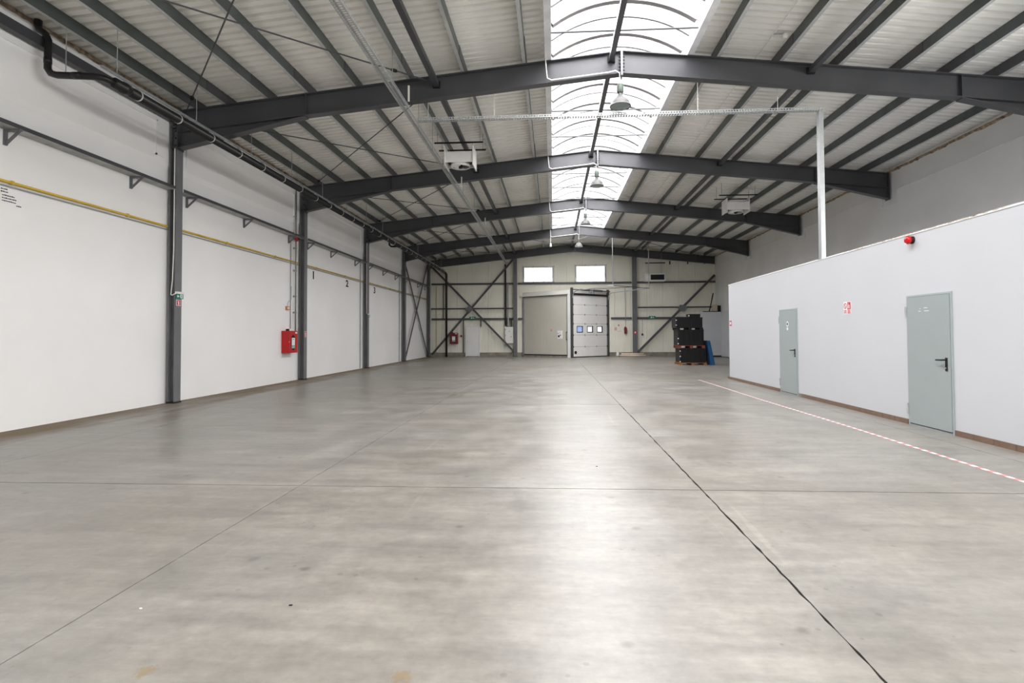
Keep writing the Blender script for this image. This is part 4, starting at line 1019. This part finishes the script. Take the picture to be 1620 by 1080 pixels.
# ================================================================== PARTITION FITTINGS
t = thing('fire_sounder', 'red round fire sounder on the partition above the nearer grey door', 'alarm', (XP - .05, 8.62, 2.78))
YS, ZS = 8.64, 2.775
MB().tube([(XP - .001, YS, ZS), (XP - .035, YS, ZS)], .058, 20).build('base', M_INK, t)
MB().tube([(XP - .035, YS, ZS), (XP - .06, YS, ZS), (XP - .085, YS, ZS), (XP - .102, YS, ZS), (XP - .108, YS, ZS)], [.052, .062, .060, .042, .015], 20).build('horn', mat('sounder_red', (.62, .015, .02, 1), .25), t, True)
MB().box(XP - .098, XP - .07, YS - .0, YS + .035, ZS - .058, ZS - .025).build('label_plate', M_WHITE, t)
t = thing('safety_sign', 'pair of small red safety pictograms on the partition between the two doors', 'sign', (XP - .002, 10.52, 1.75))
x = XP - .001
MB().box(x - .002, x, 10.40, 10.66, 1.735, 1.96).build('sign_plate', M_WHITE, t)
ring = MB()
for k in range(20):
    a0, a1 = 2 * math.pi * k / 20, 2 * math.pi * (k + 1) / 20
    P_ = lambda a, r: (10.597 - math.cos(a) * r, 1.885 + math.sin(a) * r)
    ring.prism([P_(a0, .052), P_(a1, .052), P_(a1, .038), P_(a0, .038)], YZ, x - .0035, x - .0022)
ring.bar((x - .003, 10.63, 1.92), (x - .003, 10.565, 1.85), .001, .012, (0, 0, 1))
ring.build('prohibition_ring', M_SRED, t)
for z in (1.80, 1.778, 1.757): MB().box(x - .0032, x - .0022, 10.55, 10.645, z - .006, z + .006).build('text_line', M_SRED, t)
MB().box(x - .0032, x - .0022, 10.415, 10.525, 1.815, 1.95).build('red_field', M_SRED, t)
MB().box(x - .0046, x - .0034, 10.45, 10.475, 1.83, 1.90).build('extinguisher_symbol', M_WHITE, t); MB().bar((x - .004, 10.485, 1.935), (x - .004, 10.505, 1.84), .001, .012, (0, 0, 1)).build('hose_symbol', M_WHITE, t)
for z in (1.795, 1.773, 1.752): MB().box(x - .0032, x - .0022, 10.42, 10.52, z - .007, z + .007).build('text_line', M_SRED, t)
t = thing('fire_sign', 'tiny red square sign at the far end of the partition', 'sign', (XP - .002, 17.25, 1.6), 'small red fire signs')
MB().box(XP - .004, XP - .001, 17.16, 17.34, 1.62, 1.78).build('sign_plate', M_SRED, t); MB().box(XP - .006, XP - .0042, 17.2, 17.3, 1.66, 1.74).build('symbol', M_WHITE, t)

# ================================================================== FLOOR TAPE
t = thing('floor_tape', 'dashed red and white marking tape along the floor beside the partition', 'tape', (4.36, 4.3, 0))
M_TW = mat('tape_white', (.80, .79, .78, 1), .5); M_TR = mat('tape_pink', (.62, .25, .26, 1), .5, 0, .1, 30)
wm = MB().box(-.022, .022, 0, .085, 0.0005, .0018).mesh('white_band', M_TW); rm = MB().box(-.026, .026, 0, .075, 0.0005, .0022).mesh('red_band', M_TR)
y = 4.32
while y < 17.0:
    wob = .012 * math.sin(y * .9)
    link('white_band', wm, t, (wob, y - 4.3, 0)); link('red_band', rm, t, (wob, y - 4.3 + .082, 0)); y += .155

# ================================================================== STACK OF BLACK CRATES
M_CR = mat('crate_black', (.005, .005, .006, 1), .6, 0, .2, 6); M_WOOD = mat('orange_wood', (.33, .13, .04, 1), .7, 0, .25, 14)
def pallet(label, x0, x1, y0, y1, z0, h, m):
    t = thing('pallet', label, 'pallet', ((x0 + x1) / 2, (y0 + y1) / 2, z0), 'pallets in the crate stack')
    for k in range(5):
        a = y0 + (y1 - y0) * (k * .2 + .02); MB().box(x0, x1, a, a + (y1 - y0) * .16, z0 + h - .022, z0 + h).build('top_board', m, t)
    for xx in (x0, (x0 + x1) / 2 - .07, x1 - .14):
        MB().box(xx, xx + .14, y0, y1, z0, z0 + .02).build('bottom_board', m, t)
        for yy in (y0, (y0 + y1) / 2 - .05, y1 - .1): MB().box(xx, xx + .14, yy, yy + .1, z0 + .02, z0 + h - .022).build('block', m, t)
def crate(label, x0, x1, y0, y1, z0, z1, dots):
    t = thing('crate', label, 'crate', ((x0 + x1) / 2, (y0 + y1) / 2, z0), 'black crates stacked on pallets')
    b = MB().box(x0 + .01, x1 - .01, y0 + .01, y1 - .01, z0, z1 - .02); b.build('body', M_CR, t)
    MB().box(x0, x1, y0, y1, z1 - .04, z1).build('rim', M_CR, t)
    for k in range(6):
        xx = x0 + .08 + (x1 - x0 - .16) * k / 5; MB().box(xx - .012, xx + .012, y0 - .004, y0 + .01, z0 + .02, z1 - .05).build('rib', M_CR, t)
    for z in dots: MB().box(x0 - .006, x0 + .035, y0 - .006, y0 + .035, z - .022, z + .022).build('corner_cap', M_WHITE, t)
pallet('orange wooden pallet on the floor under the black crates', 5.63, 6.83, 25.22, 26.22, 0, .10, M_WOOD)
crate('bottom black crate standing on the orange floor pallet', 5.66, 6.82, 25.25, 26.22, .10, .74, (.15, .38, .62))
pallet('second pallet up, reddish, with pale gaps, in the crate stack', 5.58, 6.77, 25.24, 26.2, .74, .13, mat('red_wood', (.20, .055, .03, 1), .7, 0, .25, 14))
crate('middle black crate of the stack, between the two upper pallets', 5.58, 6.73, 25.25, 26.2, .87, 1.57, (.95, 1.18))
pallet('black plastic pallet under the top crate of the stack', 5.54, 6.70, 25.25, 26.2, 1.57, .10, M_CR)
crate('top black crate of the stack', 5.50, 6.68, 25.25, 26.2, 1.67, 2.12, (1.78, 2.0))
t = thing('black_box', 'small black box lying on top of the crate stack', 'box', (6.36, 25.6, 2.12))
MB().box(6.10, 6.60, 25.35, 25.9, 2.12, 2.27).build('body', M_CR, t); MB().box(6.08, 6.12, 25.34, 25.37, 2.17, 2.23).build('corner_cap', M_WHITE, t); MB().box(6.09, 6.61, 25.34, 25.91, 2.255, 2.275).build('lid', M_CR, t)
t = thing('blue_board', 'tall blue board leaning against the right side of the crate stack', 'board', (7.05, 25.5, 0))
mb_ = mat('blue_foam', (.012, .085, .22, 1), .6, 0, .1)
MB().prism([(6.99, 0), (7.16, 0), (6.95, 1.08), (6.85, 1.08)], XZ, 25.15, 25.85).build('board', mb_, t)
MB().prism([(7.165, 0), (7.185, 0), (6.975, 1.06), (6.955, 1.06)], XZ, 25.18, 25.82).build('back_layer', mb_, t)
t = thing('foam_tubes', 'cream foam tubes lying on the floor right of the sectional door', 'tubes', (4.9, 34.95, 0))
mf = mat('cream_foam', (.74, .62, .50, 1), .7)
for (x0, x1, y, z, r) in ((4.2, 5.75, 34.90, .055, .055), (4.15, 5.6, 35.02, .055, .055), (4.25, 5.62, 34.96, .155, .05)):
    MB().tube([(x0, y, z), (x1, y, z)], r, 12).build('tube', mf, t, True)
MB().lathe([(0, 0), (.09, .02), (.11, .1), (.07, .17), (.09, .22), (.04, .27), (0, .27)], (4.02, 34.93, 0), 14).build('white_bundle', M_WHITE, t, True)
# loose grit lying on the floor
chips = [(-3.43, 3.24, M_INK, 'tiny dark chip on the floor left of the left long joint'), (-2.1, 2.75, M_WHITE, 'tiny white chip on the floor just right of the left long joint'),
         (-1.35, 2.82, M_INK, 'tiny dark chip on the near floor between the two long joints'), (0.45, 5.9, M_INK, 'tiny dark chip on the floor under the skylight reflection'),
         (2.9, 2.75, M_WHITE, 'tiny white chip on the near floor right of the wide dark joint'), (3.4, 3.3, M_INK, 'tiny dark chip on the floor between the wide joint and the tape')]
for k, (x, y, mm, lb) in enumerate(chips):
    r = random.uniform(.007, .012)
    pts = [(x + r * math.cos(a) * random.uniform(.6, 1.2), y + r * .7 * math.sin(a) * random.uniform(.6, 1.2)) for a in [2 * math.pi * j / 7 for j in range(7)]]
    tag(MB().prism(pts, XY, 0.0, .004).build('floor_chip', mm), lb, 'debris', 'tiny debris chips on the floor')
